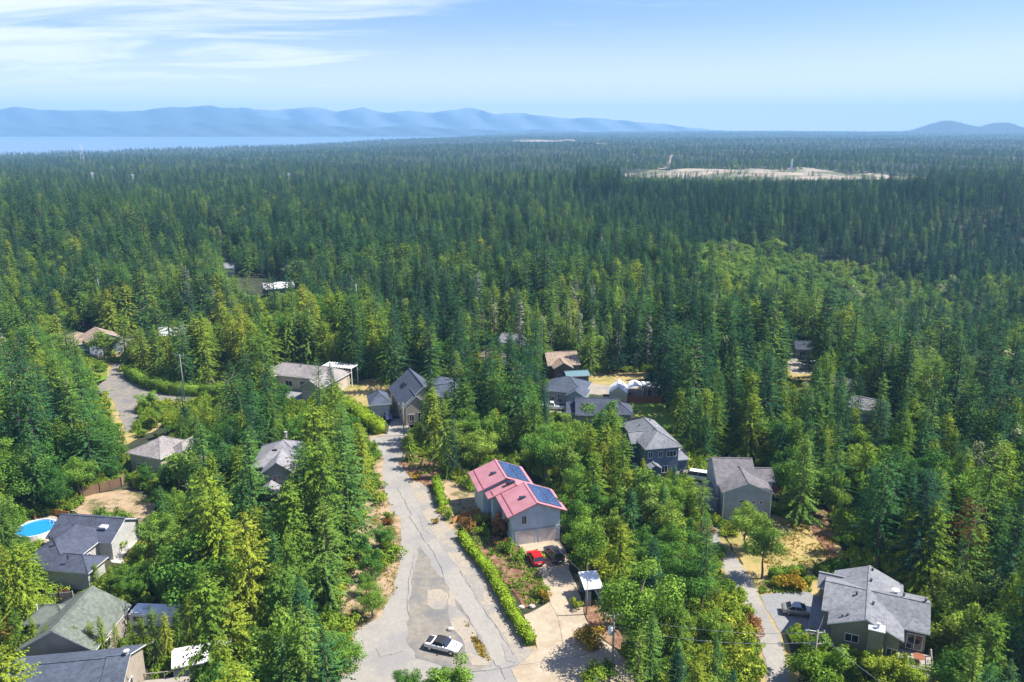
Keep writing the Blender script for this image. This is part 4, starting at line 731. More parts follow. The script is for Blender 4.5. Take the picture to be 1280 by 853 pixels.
# ---------------------------------------------------------------- hedges
def hedge(label, pxs, hgt, wid, mat='hedge', seed=1, name='hedge', group=None, world=False, dens=26):
    pts = [Vector(G(*p)) for p in pxs]; r = np.random.default_rng(seed); P = []; Nn = []; o = pts[0]; core = MB()
    for a, b in zip(pts[:-1], pts[1:]):
        l = (b - a).length; u = (b - a) / l; s_ = Vector((-u.y, u.x)); n = int(l * (2 * hgt + wid) * dens)
        t = r.uniform(-.1, l + .1, n); q = r.uniform(-hgt - wid / 2, hgt + wid / 2, n)
        wob = 1 + .16 * np.sin(t * 1.7 + seed) + .13 * np.sin(t * 3.1 + 2 * seed) + .07 * np.sin(t * 7.3)
        side = np.where(np.abs(q) > wid / 2, np.sign(q) * wid / 2, q) * wob; z = np.where(np.abs(q) > wid / 2, hgt - (np.abs(q) - wid / 2), hgt) * (wob * .5 + .5) + r.normal(0, .05, n)
        edge = (np.abs(side) / (wid / 2)) ** 3 * (z / hgt) ** 4; z = z - edge * .22
        P.append(np.stack([a.x + u.x * t + s_.x * side, a.y + u.y * t + s_.y * side, z], 1) + r.normal(0, .05, (n, 3)))
        nn = np.where((np.abs(q) > wid / 2)[:, None], np.sign(q)[:, None] * np.array([[s_.x, s_.y, .25]]), np.array([[0, 0, 1.]])); Nn.append(nn + r.normal(0, .5, (n, 3)))
        c = .36 * wid; A = a - o; B = b - o; core.solid([(A.x - s_.x * c, A.y - s_.y * c, hgt * .82), (B.x - s_.x * c, B.y - s_.y * c, hgt * .82), (B.x + s_.x * c, B.y + s_.y * c, hgt * .82), (A.x + s_.x * c, A.y + s_.y * c, hgt * .82)], hgt * .8)
    P = np.concatenate(P); Nn = unit(np.concatenate(Nn)); P[:, 0] -= o.x; P[:, 1] -= o.y; ln = r.uniform(.2, .42, len(P))
    cf = np.array(core.f); me = leaves(P, np.cross(Nn, r.normal(size=(len(P), 3))), Nn, ln, ln * .6, mat, 'hedge', (np.array(core.v), cf))
    ob = link(name, me); ob.location = (o.x, o.y, 0); tag(ob, label, 'hedge', group); 
    for a, b in zip(pts[:-1], pts[1:]):
        d = b - a; FOOT.append(((a.x, a.y), math.atan2(d.y, d.x), -.5, -wid / 2 - .3, d.length + .5, wid / 2 + .3))
hedge('long clipped bright green hedge between the main road and flower bed', [(576, 672), (590, 692), (612, 718), (626, 742), (640, 770), (655, 792), (664, 808)], 1.5, 1.5, seed=1)
hedge('short clipped bright hedge left of pink-roofed house, near the road', [(545, 606), (549, 620), (553, 636)], 1.8, 1.4, seed=2)
hedge('tall wide bright green hedge left of detached garage', [(428, 508), (445, 520), (462, 534), (476, 543)], 2.9, 3.0, seed=3)
hedge('long dark hedge lining the inside of curved road', [(160, 470), (185, 485), (215, 493), (250, 495), (285, 493), (306, 488)], 3.0, 2.6, 'darkhedge', 4, dens=12)
hedge('clipped dark hedge segment behind rock garden, left of the path', [(962, 723), (980, 722), (1005, 719)], 1.6, 1.6, 'darkhedge', 5)
hedge('clipped dark hedge segment next to large grey roof, right of path', [(1020, 720), (1040, 714), (1056, 712)], 1.9, 1.7, 'darkhedge', 6)
hedge('low hedge in front of the blue-grey house at cul-de-sac', [(706, 503), (735, 503), (775, 508)], 1.6, 1.5, 'darkhedge', 7)
hedge('leafy hedge along front wall of grey gable house', [(905, 640), (935, 641), (965, 640), (985, 646)], 1.7, 1.8, 'darkhedge', 8)
# ---------------------------------------------------------------- vehicles
def loft(st, mats, name, parent, mi=0, smooth=True):
    """st: list of (x, [(y,z)...] half section from bottom centre-side to top) mirrored"""
    mb = MB(); rings = []
    for x, sec in st:
        full = [(x, y, z) for y, z in sec] + [(x, -y, z) for y, z in reversed(sec)]; rings.append((len(mb.v), len(full))); mb.v += full
    for (a, n), (b, _) in zip(rings[:-1], rings[1:]):
        for i in range(n): j = (i + 1) % n; mb.f.append((a + i, a + j, b + j, b + i)); mb.m.append(mi)
    for a, n in (rings[0], rings[-1]): mb.f.append(tuple(range(a, a + n))); mb.m.append(mi)
    return mb.build(name, mats, parent, smooth)
def car(name, label, cat, px, rz, paint, kind='sedan', s=1.0):
    p = Vector((*G(*px), 0)); p.z = tz(p.x, p.y) + .1; r = empty(name, p, math.radians(rz), label, cat)
    hw = .9; Lh = {'sedan': 2.3, 'suv': 2.3, 'conv': 2.2, 'truck': 2.8, 'van': 2.5, 'small': 2.0}[kind]
    def sec(h_, w_, b=.28): return [(w_ * .9, b), (w_, b + .18), (w_, h_ - .16), (w_ * .93, h_ - .03), (w_ * .8, h_)]
    hood = {'sedan': .88, 'suv': 1.05, 'conv': .84, 'truck': 1.1, 'van': 1.1, 'small': .92}[kind]; bt = {'sedan': .98, 'suv': 1.12, 'conv': .9, 'truck': 1.15, 'van': 1.2, 'small': 1.0}[kind]
    st = [(-Lh, sec(bt * .72, hw * .8, .4)), (-Lh + .12, sec(bt * .95, hw * .93)), (-Lh + .5, sec(bt, hw)), (-.3, sec(bt, hw)), (.75, sec(bt - .01, hw)), (1.0, sec(hood + .05, hw * .99)), (Lh - .5, sec(hood - .04, hw * .96)), (Lh - .15, sec(hood - .16, hw * .86)), (Lh, sec(hood - .3, hw * .7, .42))]
    body = loft(st, paint, 'body', r)
    for m in (): pass
    top = {'sedan': 1.42, 'suv': 1.75, 'conv': 1.27, 'truck': 1.8, 'van': 1.95, 'small': 1.5}[kind]
    back, bk2, fr2, fr = {'sedan': (-1.75, -1.1, .15, .95), 'suv': (-2.15, -1.95, .25, .95), 'conv': (-1.15, -.75, .1, .6), 'truck': (-.35, -.2, .65, 1.2), 'van': (-2.4, -2.3, .9, 1.6), 'small': (-1.9, -1.5, .15, .9)}[kind]
    z0 = bt - .03
    def cab(a, b, c, d, w0, w1, zt): 
        mb = MB(); lo = [(a, -w0, z0), (d, -w0, z0), (d, w0, z0), (a, w0, z0)]; hi = [(b, -w1, zt), (c, -w1, zt), (c, w1, zt), (b, w1, zt)]; mb.v += lo + hi
        mb.f += [(0, 1, 5, 4), (1, 2, 6, 5), (2, 3, 7, 6), (3, 0, 4, 7), (4, 5, 6, 7)]; mb.m += [0] * 5; return mb
    gh = cab(back, bk2, fr2, fr, .82, .66, top - .05).build('windows', 'glass' if kind != 'conv' else 'softtop', r)
    MB().solid([(bk2 - .03, -.69, top), (fr2 + .05, -.69, top), (fr2 + .05, .69, top), (bk2 - .03, .69, top)], .07).build('roof', 'softtop' if kind == 'conv' else paint, r)
    if kind == 'conv':
        ws = MB(); ws.solid([(fr + .25, -.74, .86), (fr + .25, .74, .86), (fr - .2, .66, top), (fr - .2, -.66, top)], .03, n=(-1, 0, 0)); ws.build('windscreen', 'glass', r)
        for y in (-.3, .12): MB().solid([(fr + .3, y, .875), (Lh - .4, y, .80), (Lh - .4, y + .18, .80), (fr + .3, y + .18, .875)], .012).build('hood_stripe', 'softtop', r)
        MB().solid([(-Lh + .2, -.62, .93), (-1.3, -.62, .96), (-1.3, .62, .96), (-Lh + .2, .62, .93)], .05).build('boot_cover', 'softtop', r)
    pil = MB()
    for y0, y1 in ((-.83, -.67), (.83, .67)):
        for xa, xb in ((fr, fr2), ((back + fr) / 2 - .1, (bk2 + fr2) / 2 - .1), (back, bk2)): pil.tube((xa, y0, z0), (xb, y1, top - .03), .045, n=4)
    pil.build('pillars', paint if kind != 'conv' else 'softtop', r)
    if kind == 'truck': MB().box(-2.6, -.75, bt - .25, -.45, .75, bt + .012).build('load_bed', 'dark', r)
    if kind == 'suv' or kind == 'sedan':
        if kind == 'suv':
            for y in (-.6, .6): MB().tube((-1.7, y, top + .07), (.1, y, top + .07), .025, n=6).build('roof_rail', 'rim', r)
            MB().box(-1.0, -.35, top + .003, -.2, .35, top + .02).build('sunroof', 'glass', r)
    for x in (-Lh + .85, Lh - .85):
        for sd in (-1, 1):
            wl = empty('wheel', (x, sd * (hw - .12), .33)); wl.parent = r
            MB().tube((0, -.11, 0), (0, .11, 0), .34, n=18).build('tyre', 'tyre', wl, True); MB().tube((0, sd * .08, 0), (0, sd * .125, 0), .21, n=12).build('rim', 'rim', wl)
    for sd in (-1, 1):
        MB().box(Lh - .25, sd * .62 - .16, hood - .38, Lh - .06, sd * .62 + .16, hood - .22).build('headlight', 'lamp', r)
        MB().box(-Lh + .0, sd * .66 - .13, bt - .42, -Lh + .13, sd * .66 + .13, bt - .2).build('tail_light', 'redlamp', r)
        MB().box(fr - .25, sd * .98 - .1, z0 + .02, fr - .1, sd * .98 + .1, z0 + .16).build('mirror', paint, r)
    MB().box(Lh - .05, -.45, .42, Lh + .02, .45, .56).build('grille', 'dark', r); MB().box(-Lh - .015, -.26, .55, -Lh + .05, .26, .68).build('number_plate', 'whitepaint', r)
    r.scale = (s, s, s); FOOT.append(((p.x, p.y), math.radians(rz), -3, -1.5, 3, 1.5)); return r
car('parked_car', 'white convertible with black stripes on bonnet, parked on gravel island', 'car', (554, 812), -20, 'whitecar', 'conv', 1.12)
car('parked_car', 'bright red hatchback parked in front of pink-roofed house garage', 'car', (669, 702), 108, 'redpaint', 'small', 1.05)
car('parked_car', 'dark sport utility vehicle with roof rails parked beside the red car', 'car', (692, 698), 112, 'darkcar', 'suv', 1.05)
car('parked_car', 'silver hatchback on grey gravel driveway at lower right', 'car', (998, 768), -12, 'silver', 'sedan', 1.0)
car('parked_car', 'dark blue car parked beside detached garage with hip roof', 'car', (486, 524), -75, 'purplecar', 'small', .95)
car('pickup_truck', 'white pickup truck parked left of the long blue-grey roof', 'truck', (691, 512), 175, 'whitecar', 'truck')
car('parked_van', 'white van parked under trees left of grey gable house', 'van', (868, 600), 160, 'whitecar', 'van')
car('parked_car', 'white car beside the van, left of grey gable house', 'car', (855, 598), 160, 'silver', 'sedan')
car('parked_car', 'light grey car parked in the small forest clearing at right', 'car', (1009, 462), 5, 'silver', 'sedan')
car('parked_car', 'dark car at right end of small forest clearing', 'car', (1020, 459), 15, 'darkcar', 'suv')
car('parked_car', 'pale grey car parked by the teal-covered shed at gravel cul-de-sac', 'car', (712, 474), 40, 'silver', 'sedan')
# ---------------------------------------------------------------- utility poles and wires
def pole(label, base, top, arms=1, trans=False, rad=.14, mat='polewood', lamp=False, name='utility_pole', extra=0, cat='utility pole'):
    p = at(*base); x, y = p.x, p.y; lo, hi = 0, 40
    for _ in range(30):
        m = (lo + hi) / 2; 
        if proj(x, y, m)[1] > top: lo = m
        else: hi = m
    h = lo; zb = tz(x, y) - .3; r = empty(name, (x, y, 0), math.radians(8), label, cat)
    MB().tube((0, 0, zb), (0, 0, h), rad * 1.15, rad * .8, 10).build('shaft', mat, r, True)
    for k in range(arms):
        z = h - .5 - 1.5 * k; MB().box(-1.0, -.07, z, 1.0, .07, z + .13).build('crossarm', mat, r)
        for q in (-.9, 0, .9): MB().tube((q, 0, z + .13), (q, 0, z + .33), .045, .06, 6).build('insulator', 'lamp', r)
    if trans:
        MB().tube((-.42, -.05, h - 3.0), (-.42, -.05, h - 1.9), .27, n=14).tube((-.42, -.05, h - 1.9), (-.42, -.05, h - 1.8), .2, .1, n=14).build('transformer', 'whitepaint', r, True)
    if lamp:
        MB().tube((0, 0, h - .2), (-1.1, 0, h + .1), .04).build('lamp_arm', 'rim', r); MB().box(-1.6, -.12, h + .03, -1.05, .12, h + .16).build('lamp_head', 'rim', r)
    FOOT.append(((x, y), 0, -.7, -.7, .7, .7)); return Vector((x, y, h))
q1 = pole('tall grey utility pole with white transformer, foot of tan driveway', (765, 843), 766, 1, True)
q2 = pole('slim grey pole standing in front of the pale-roofed carport', (733, 769), 722, 0, rad=.1)
q3 = pole('utility pole at top of main road before steep blue-grey house', (505, 545), 503, 1, lamp=False)
q4 = pole('utility pole beside curved road at left, in front of dark hedge', (231, 500), 443, 1, lamp=True)
q5 = pole('utility pole between lower side road and large grey roof', (1014, 860), 788, 2, lamp=True)
q6 = pole('grey pole in front of navy-walled house', (823, 592), 557, 0, rad=.12)
q7 = pole('tall slim pale pole rising from left conifers', (129, 400), 343, 0, rad=.14, mat='greytrim')
q8 = pole('short wooden post at lower edge beside white convertible', (577, 853), 822, 0, rad=.13)
q9 = pole('tall pale pole deep among centre-left conifers', (447, 397), 355, 0, rad=.14, mat='greytrim')
def wire(label, a, b, sag=.8, r=.022):
    mb = MB(); n = 14; o = a; pts = [a.lerp(b, k / n) - o - Vector((0, 0, sag * 4 * (k / n) * (1 - k / n))) for k in range(n + 1)]
    for p, q in zip(pts[:-1], pts[1:]): mb.tube(p, q, r, n=4)
    ob = mb.build('power_line', 'rim'); ob.location = o; tag(ob, label, 'power line')
far_r = Vector((42, 70, 7.6))
wire('upper wire from transformer pole to pole by side road', q1 - Vector((0, 0, .25)), q5 - Vector((.9, 0, .3)), 1.0)
wire('lower wire from transformer pole to pole by side road', q1 - Vector((0, 0, 1.9)), q5 - Vector((0, 0, 1.6)), 1.1, .03)
wire('wire from transformer pole up to slim carport pole', q1 - Vector((0, 0, .4)), q2, .3)
wire('service wire from carport pole to pink-roofed house', q2, Vector((*G(640, 650), 4.5)), .6)
wire('service wire falling from side-road pole to large grey house', q5 - Vector((0, 0, .2)), at(1030, 770, 5.5), .2)
wire('long wire from steep-house pole across to pink-roofed house', q3, at(586, 594, 5.8), .8)
wire('wire leaving side-road pole to the right', q5 - Vector((0, 0, .4)), far_r, .2)
# distant white tower and pylons
def tower(label, px, pyb, pyt, wd, name='tower', mat='whitepaint'):
    p = at(px, pyb); x, y = p.x, p.y; z0 = tz(x, y); D = y * cp_; k = math.hypot(y, CAMH) / F; h = (pyb - pyt) * k; r = empty(name, (x, y, z0 + CAMH * 0), 0, label, 'tower')
    w_ = wd * k / 2; MB().box(-w_, -w_, -3, w_, w_, h * .82).build('shaft', mat, r); MB().box(-w_ * .6, -w_ * .6, h * .82, w_ * .6, w_ * .6, h).build('top', mat, r); MB().box(-w_ * 1.6, -w_ * 1.2, -3, -w_, w_ * 1.2, h * .3).build('annex', mat, r)
tower('white silo tower in distant sandy clearing', 989, 214, 198, 1.8)
def pylon(label, px, pyb, pyt):
    p = at(px, pyb); z0 = tz(p.x, p.y); k = math.hypot(p.y, CAMH) / F; h = (pyb - pyt) * k; r = empty('pylon', (p.x, p.y, z0), .3, label, 'pylon'); mb = MB(); w_ = h * .09
    for sx in (-1, 1):
        for sy in (-1, 1): mb.tube((sx * w_, sy * w_, -2), (sx * w_ * .25, sy * w_ * .25, h), .22, n=4)
    for q in (.25, .5, .75): 
        ww = w_ * (1 - q * .75); mb.tube((-ww, -ww, h * q), (ww, ww, h * (q + .12)), .15, n=4).tube((ww, -ww, h * q), (-ww, ww, h * (q + .12)), .15, n=4)
    mb.build('lattice', 'whitepaint', r)
    for q in (.8, .92): MB().box(-w_ * 1.6, -.2, h * q, w_ * 1.6, .2, h * q + .5).build('crossarm', 'whitepaint', r)
pylon('leftmost pale power pylon standing above far forest', 117, 232, 216)
pylon('pale power pylon on far forest, second from left', 167, 232, 219)
pylon('pale power pylon on far forest near the middle-left', 362, 230, 215)
pylon('tall thin mast on the horizon forest at left', 103, 200, 176)
# ---------------------------------------------------------------- trees
FA = [(o[0], o[1], rz, x0, y0, x1, y1) for o, rz, x0, y0, x1, y1 in FOOT]
def blocked(x, y, m=1.2):
    b = np.zeros(np.shape(x), bool)
    for ox, oy, rz, x0, y0, x1, y1 in FA:
        c, s = math.cos(rz), math.sin(rz); dx, dy = x - ox, y - oy; u = dx * c + dy * s; v = -dx * s + dy * c
        b |= (u > x0 - m) & (u < x1 + m) & (v > y0 - m) & (v < y1 + m)
    return b
# what the photograph shows open (photo pixels): no random tree may stand where its crown would hide it
KEEP = [MAIN + [],
 [(430, 792), (452, 784), (470, 740), (480, 640), (500, 560), (560, 640), (690, 840), (690, 900), (455, 900), (440, 850)],
 [(497, 566), (512, 560), (552, 572), (545, 598), (560, 640), (580, 640), (600, 665), (640, 690), (700, 680), (690, 752), (732, 775), (750, 815), (700, 853), (650, 853)],
 [(586, 590), (623, 576), (660, 590), (708, 632), (700, 650), (696, 676), (706, 690), (706, 704), (722, 716), (752, 718), (748, 752), (728, 770), (690, 760), (645, 690), (632, 680), (632, 650), (598, 616)],
 [(560, 600), (590, 615), (630, 640), (640, 690), (600, 665), (575, 650)],
 [(462, 548), (487, 522), (487, 500), (512, 461), (536, 480), (528, 500), (524, 520), (505, 524), (500, 548)],
 [(426, 500), (430, 486), (460, 473), (488, 474), (490, 520), (462, 545), (448, 528)],
 [(340, 455), (420, 460), (418, 470), (392, 487), (388, 502), (356, 496), (344, 476)],
 [(321, 580), (352, 553), (372, 575), (355, 590), (345, 625), (330, 628), (325, 600)],
 [(25, 652), (70, 642), (150, 650), (160, 660), (138, 695), (155, 703), (110, 706), (90, 700), (58, 685), (28, 672)],
 [(88, 632), (110, 618), (150, 600), (190, 620), (195, 648), (160, 655), (100, 650)],
 [(136, 690), (172, 662), (186, 672), (180, 695), (150, 703)],
 [(44, 770), (100, 737), (157, 764), (125, 790), (60, 790)],
 [(160, 758), (175, 752), (218, 757), (222, 770), (190, 772), (182, 785), (164, 775)],
 [(5, 835), (100, 822), (160, 820), (190, 835), (190, 860), (0, 860)],
 [(212, 826), (228, 812), (290, 806), (285, 820), (220, 840), (216, 853)],
 [(150, 437), (160, 437), (151, 452), (155, 472), (175, 480), (225, 488), (258, 493), (250, 503), (212, 506), (184, 500), (174, 505), (180, 528), (160, 538), (148, 520), (140, 502), (122, 490), (124, 478), (135, 470), (136, 450)],
 [(116, 445), (136, 445), (146, 505), (165, 545), (150, 560), (118, 500)], [(160, 440), (175, 470), (230, 485), (306, 478), (306, 490), (250, 496), (200, 492), (160, 474)],
 [(156, 548), (172, 538), (214, 535), (212, 555), (180, 575), (158, 562)],
 [(90, 416), (118, 407), (130, 416), (106, 430), (66, 428), (66, 421)],
 [(150, 422), (205, 410), (240, 405), (240, 412), (200, 419), (160, 432)],
 [(682, 446), (700, 438), (720, 445), (715, 462), (690, 464)],
 [(676, 474), (700, 464), (728, 470), (745, 469), (815, 468), (826, 480), (826, 502), (800, 503), (770, 500), (728, 494), (700, 496), (680, 490)],
 [(716, 497), (758, 497), (745, 505), (735, 520), (720, 520)],
 [(768, 503), (783, 508), (782, 522), (770, 520)],
 [(683, 504), (702, 504), (702, 516), (685, 516)],
 [(784, 503), (828, 503), (840, 525), (835, 545), (818, 526), (790, 520)],
 [(776, 528), (812, 522), (850, 552), (860, 568), (846, 578), (824, 584), (806, 572), (786, 560)],
 [(858, 592), (876, 592), (876, 602), (858, 602)],
 [(882, 573), (940, 572), (958, 590), (970, 612), (966, 630), (920, 632), (903, 634), (884, 618)],
 [(890, 662), (902, 676), (922, 695), (945, 726), (955, 742), (1012, 742), (1022, 724), (1040, 714), (1088, 707), (1130, 738), (1155, 750), (1156, 795), (1150, 812), (1120, 822), (1085, 806), (1038, 800), (1024, 784), (1000, 780), (985, 790), (990, 870), (958, 870), (952, 815), (938, 775), (905, 712)],
 [(960, 660), (1000, 655), (1030, 630), (1042, 660), (1050, 690), (1015, 715), (970, 715)],
 [(983, 438), (1000, 436), (1000, 454), (1024, 458), (1016, 474), (1000, 482), (984, 475)],
 [(1004, 790), (1110, 800), (1120, 853), (995, 853)], [(880, 655), (895, 655), (960, 745), (1000, 800), (990, 870), (925, 870), (918, 800), (896, 730)], [(594, 430), (612, 430), (612, 448), (600, 446)], [(620, 415), (636, 418), (630, 426), (620, 424)],
 [(278, 325), (292, 328), (288, 340), (280, 338)], [(286, 348), (362, 346), (362, 358), (330, 366), (316, 364), (286, 362)],
 [(1052, 496), (1068, 500), (1066, 512), (1054, 508)], [(620, 248), (630, 248), (628, 262), (620, 262)],
 [(430, 800), (432, 740), (450, 660), (475, 590), (490, 620), (505, 680), (490, 745), (474, 775)],
 [(755, 765), (800, 768), (772, 853), (750, 853)],
 [(1110, 812), (1150, 800), (1190, 840), (1180, 853), (1120, 853)], [(262, 470), (300, 470), (300, 480), (262, 480)],
 [(776, 216), (800, 211), (840, 211), (1000, 211), (1160, 219), (1160, 221), (1000, 222), (776, 221.5)]]
def hits(x, y, h, rad, zb):
    """does the crown outline of a tree cover a KEEP polygon"""
    r = np.zeros(x.shape, bool)
    pts = [(0, 1.0), (0, .6), (-.45, .62), (.45, .62), (-.8, .3), (.8, .3), (0, .25), (0, .02)]
    for a, b in pts:
        px, py = proj(x + a * rad, y, zb + h * b)
        for k in KEEP: r |= inpoly(px, py, k)
    return r
LAND = [('pink-roofed house', 645, 635), ('white convertible', 554, 806), ('steep blue-grey house', 520, 495), ('detached garage', 470, 505), ('long beige bungalow', 380, 475), ('half-hidden grey house', 345, 590),
 ('round swimming pool', 45, 660), ('green-grey roof', 100, 770), ('white travel trailer', 190, 765), ('dark bottom-left roof', 85, 838), ('white tarpaulin shelter', 250, 822), ('curved road', 155, 490), ('weeping willow', 130, 430),
 ('low beige roof', 185, 552), ('brown-walled house', 702, 452), ('gravel cul-de-sac', 760, 478), ('navy-walled house', 815, 555), ('bright green lawn', 830, 520), ('grey gable house', 925, 605), ('large olive-walled house', 1090, 765),
 ('silver hatchback', 998, 762), ('carport', 735, 735), ('transformer pole', 765, 800), ('side road bend', 930, 740), ('forest clearing', 1000, 460), ('tan roof peeking out', 604, 440), ('bare earth yard', 140, 630), ('main road fork', 500, 690),
 ('tan yard path', 1030, 650), ('orange-trunked arbutus', 1195, 690), ('right edge', 1270, 560), ('left edge', 8, 520), ('rear clearing', 320, 352), ('dark lone pole', 126, 390), ('watermark corner shade', 1230, 800), ('centre of valley trees', 1120, 500), ('central forest edge', 560, 400), ('right of bungalow', 430, 440), ('lower middle woods', 840, 760), ('lower left edge', 8, 760), ('left road woods', 270, 640), ('upper right woods', 900, 450), ('hidden grey roof', 1060, 500)]
LAND = [l for l in LAND if l[0] not in ('watermark corner shade', 'centre of valley trees', 'central forest edge', 'right of bungalow', 'lower middle woods', 'left road woods', 'upper right woods', 'dark lone pole')]
ORD = ['first', 'second', 'third', 'fourth', 'fifth', 'sixth', 'seventh', 'eighth', 'ninth', 'tenth', 'eleventh', 'twelfth', 'thirteenth', 'fourteenth', 'fifteenth', 'sixteenth', 'seventeenth', 'eighteenth', 'nineteenth', 'twentieth']
ORD += ['twenty-' + o for o in ORD[:9]] + ['thirtieth'] + ['thirty-' + o for o in ORD[:9]] + ['fortieth'] + ['forty-' + o for o in ORD[:9]] + ['fiftieth'] + ['fifty-' + o for o in ORD[:9]] + ['sixtieth'] + ['sixty-' + o for o in ORD[:9]]
KN = {'darkfir': ('conifer_tree', 'dark bluish conifer', 'dark conifer'), 'fir': ('fir_tree', 'dark green fir', 'fir tree'), 'cedar': ('cedar_tree', 'yellow-green conifer', 'conifer'), 'broad': ('broadleaf_tree', 'leafy green tree', 'broadleaf tree'), 'alder': ('alder_tree', 'light green leafy tree', 'light green tree'),
      'pale': ('pale_tree', 'pale grey-green tree', 'pale tree'), 'snag': ('bare_tree', 'bare grey tree', 'dead tree'), 'shrub': ('shrub', 'rounded green shrub', 'shrub')}
FIRST = {}
ITEMS = []                                   # every individual tree: [kind, variant, x, y, scale xyz, rz, special label, material]
def add_tree(kind, var, x, y, s, rz=None, label=None, mat=None, name=None, cat=None, trunk_mat=None, group=None):
    ITEMS.append(dict(kind=kind, var=var, x=x, y=y, s=s, rz=R.uniform(0, 6.28) if rz is None else rz, label=label, mat=mat, name=name, cat=cat, tm=trunk_mat, group=group))
def hand(kind, var, base, top, wide=1.0, **k):
    """tree whose foot and tip are read off the photograph"""
    p = at(*base); lo, hi = 0, 60
    for _ in range(30):
        m = (lo + hi) / 2
        if proj(p.x, p.y, m)[1] > top: lo = m
        else: hi = m
    s = lo / P_[kind][var][2]; add_tree(kind, var, p.x, p.y, (s * wide, s * wide, s), **k); return s
HX = []
def hnd(*a, **k): hand(*a, **k); HX.append((ITEMS[-1]['x'], ITEMS[-1]['y'], 2.2 if a[0] != 'shrub' else 1.2))
hnd('cedar', 0, (543, 562), 484, 1.15, label='yellow-green conifer right of the steep blue-grey house')
hnd('cedar', 1, (582, 556), 472, 1.25, label='tall yellow-green conifer, second right of steep blue-grey house')
hnd('cedar', 2, (512, 575), 541, 1.3, label='small dense conifer at roadside below the steep-house pole')
hnd('cedar', 1, (412, 722), 540, 1.0, label='tall shaggy conifer with bare lower trunk left of main road')
hnd('cedar', 1, (400, 650), 500, 1.15, label='broad yellow-green conifer above the tall shaggy one')
hnd('cedar', 0, (372, 740), 600, 1.2); hnd('cedar', 1, (320, 800), 640, 1.1); hnd('cedar', 0, (285, 770), 610, 1.1); hnd('cedar', 1, (272, 738), 585, 1.1)
hnd('cedar', 1, (360, 850), 700, 1.1); hnd('fir', 0, (385, 880), 720, 1.2); hnd('broad', 1, (420, 870), 790, 1.2); hnd('cedar', 1, (300, 880), 745, 1.1)
hnd('fir', 1, (484, 474), 400, 1.1, label='tall fir with bare pale trunk left of steep blue-grey house')
hnd('broad', 0, (645, 532), 468, 1.3, label='big rounded dark broadleaf tree behind the yellow-green conifers'); hnd('broad', 1, (600, 590), 535, 1.2)
hnd('broad', 2, (752, 560), 500, 1.2, label='rounded blue-green tree in front of long blue-grey roof')
hnd('broad', 0, (733, 716), 638, .9, label='leafy tree at right of the parked dark sport utility vehicle'); hnd('broad', 2, (722, 690), 650, .9)
hnd('broad', 1, (797, 824), 698, .95, label='leafy tree right of transformer pole shading the driveway')
hnd('broad', 3, (952, 724), 650, 1.05, label='slender light tree standing in the dry yard beside side road', mat='alder')
hnd('broad', 1, (930, 690), 625, 1.0, label='rounded green tree in front of grey gable house'); 
hnd('fir', 2, (1047, 850), 808, 1.45, label='blue-grey spruce below the large olive-walled house', mat='bluespruce', name='spruce_tree', cat='spruce tree')
hnd('pale', 0, (131, 449), 414, 1.3, label='weeping willow with drooping yellow-green crown by curved road', mat='cedar', name='willow_tree', cat='willow tree')
hnd('broad', 3, (1195, 715), 626, .8, label='arbutus with peeling orange trunk and rusty crown at right', mat='rustshrub', name='arbutus_tree', cat='arbutus tree', trunk_mat='redtrunk')
hnd('broad', 3, (1262, 500), 440, .9, label='pale rounded tree near right frame edge', mat='greyleaf')
hnd('shrub', 1, (76, 748), 734, 1.1, label='purple-leaved bush behind the green-grey roof', mat='redshrub')
hnd('shrub', 1, (10, 795), 770, 1.3, label='rusty orange bush at left frame edge', mat='rustshrub')
for b, t, wd, var, kd in (((480, 686), 655, 1.2, 0, 'broad'), ((465, 722), 684, 1.1, 2, 'broad'), ((466, 772), 728, 1.1, 1, 'broad'), ((436, 793), 772, 1.0, 0, 'shrub'), ((452, 700), 668, 1, 2, 'broad'), ((458, 745), 715, 1.0, 0, 'broad')): hnd(kd, var, b, t, wd)
for b, t, wd, var in (((505, 870), 838, 1.2, 0), ((528, 880), 842, 1.2, 1), ((548, 880), 838, 1.1, 0), ((568, 875), 824, 1.3, 1), ((545, 862), 846, 1.4, 0)): hnd('broad', 2 if var else 0, b, t, wd)
for b, t in (((1010, 850), 790), ((1025, 870), 800), ((1075, 852), 806), ((1095, 860), 812), ((1120, 870), 820), ((1058, 835), 805), ((1005, 812), 782), ((1150, 758), 733), ((1140, 870), 828), ((1018, 838), 806), ((1086, 838), 806), ((1110, 845), 815)): hnd('broad', 2, b, t, 1.2, mat='shrub')
# tall arborvitae row below the green-grey roof, and other pointed conifers at lower left
for px, py, t in ((8, 830, 765), (28, 830, 760), (48, 830, 770), (66, 831, 780), (82, 830, 786), (100, 830, 782), (118, 829, 776), (132, 830, 770), (150, 829, 778), (168, 830, 776), (182, 826, 772), (197, 830, 758), (212, 829, 765), (226, 818, 762), (242, 812, 742), (256, 806, 722), (268, 806, 740)): hnd('cedar', (px // 7) % 3, (px, py), t, .78)
for px, py, t in ((60, 722, 690), (80, 726, 696), (104, 728, 700), (122, 735, 705), (140, 738, 708), (40, 735, 690), (20, 745, 690)): hnd('cedar' if px % 3 else 'broad', (px // 7) % 3, (px, py), t, 1.0)
for px, py, t in ((160, 745, 705), (185, 745, 700), (200, 742, 712), (172, 752, 715)): hnd('broad', 1, (px, py), t, 1.15)
for px, py, t in ((187, 512, 488),): hnd('broad', 2, (px, py), t, 1.5)
hnd('broad', 1, (-6, 700), 605, .9, mat='alder')
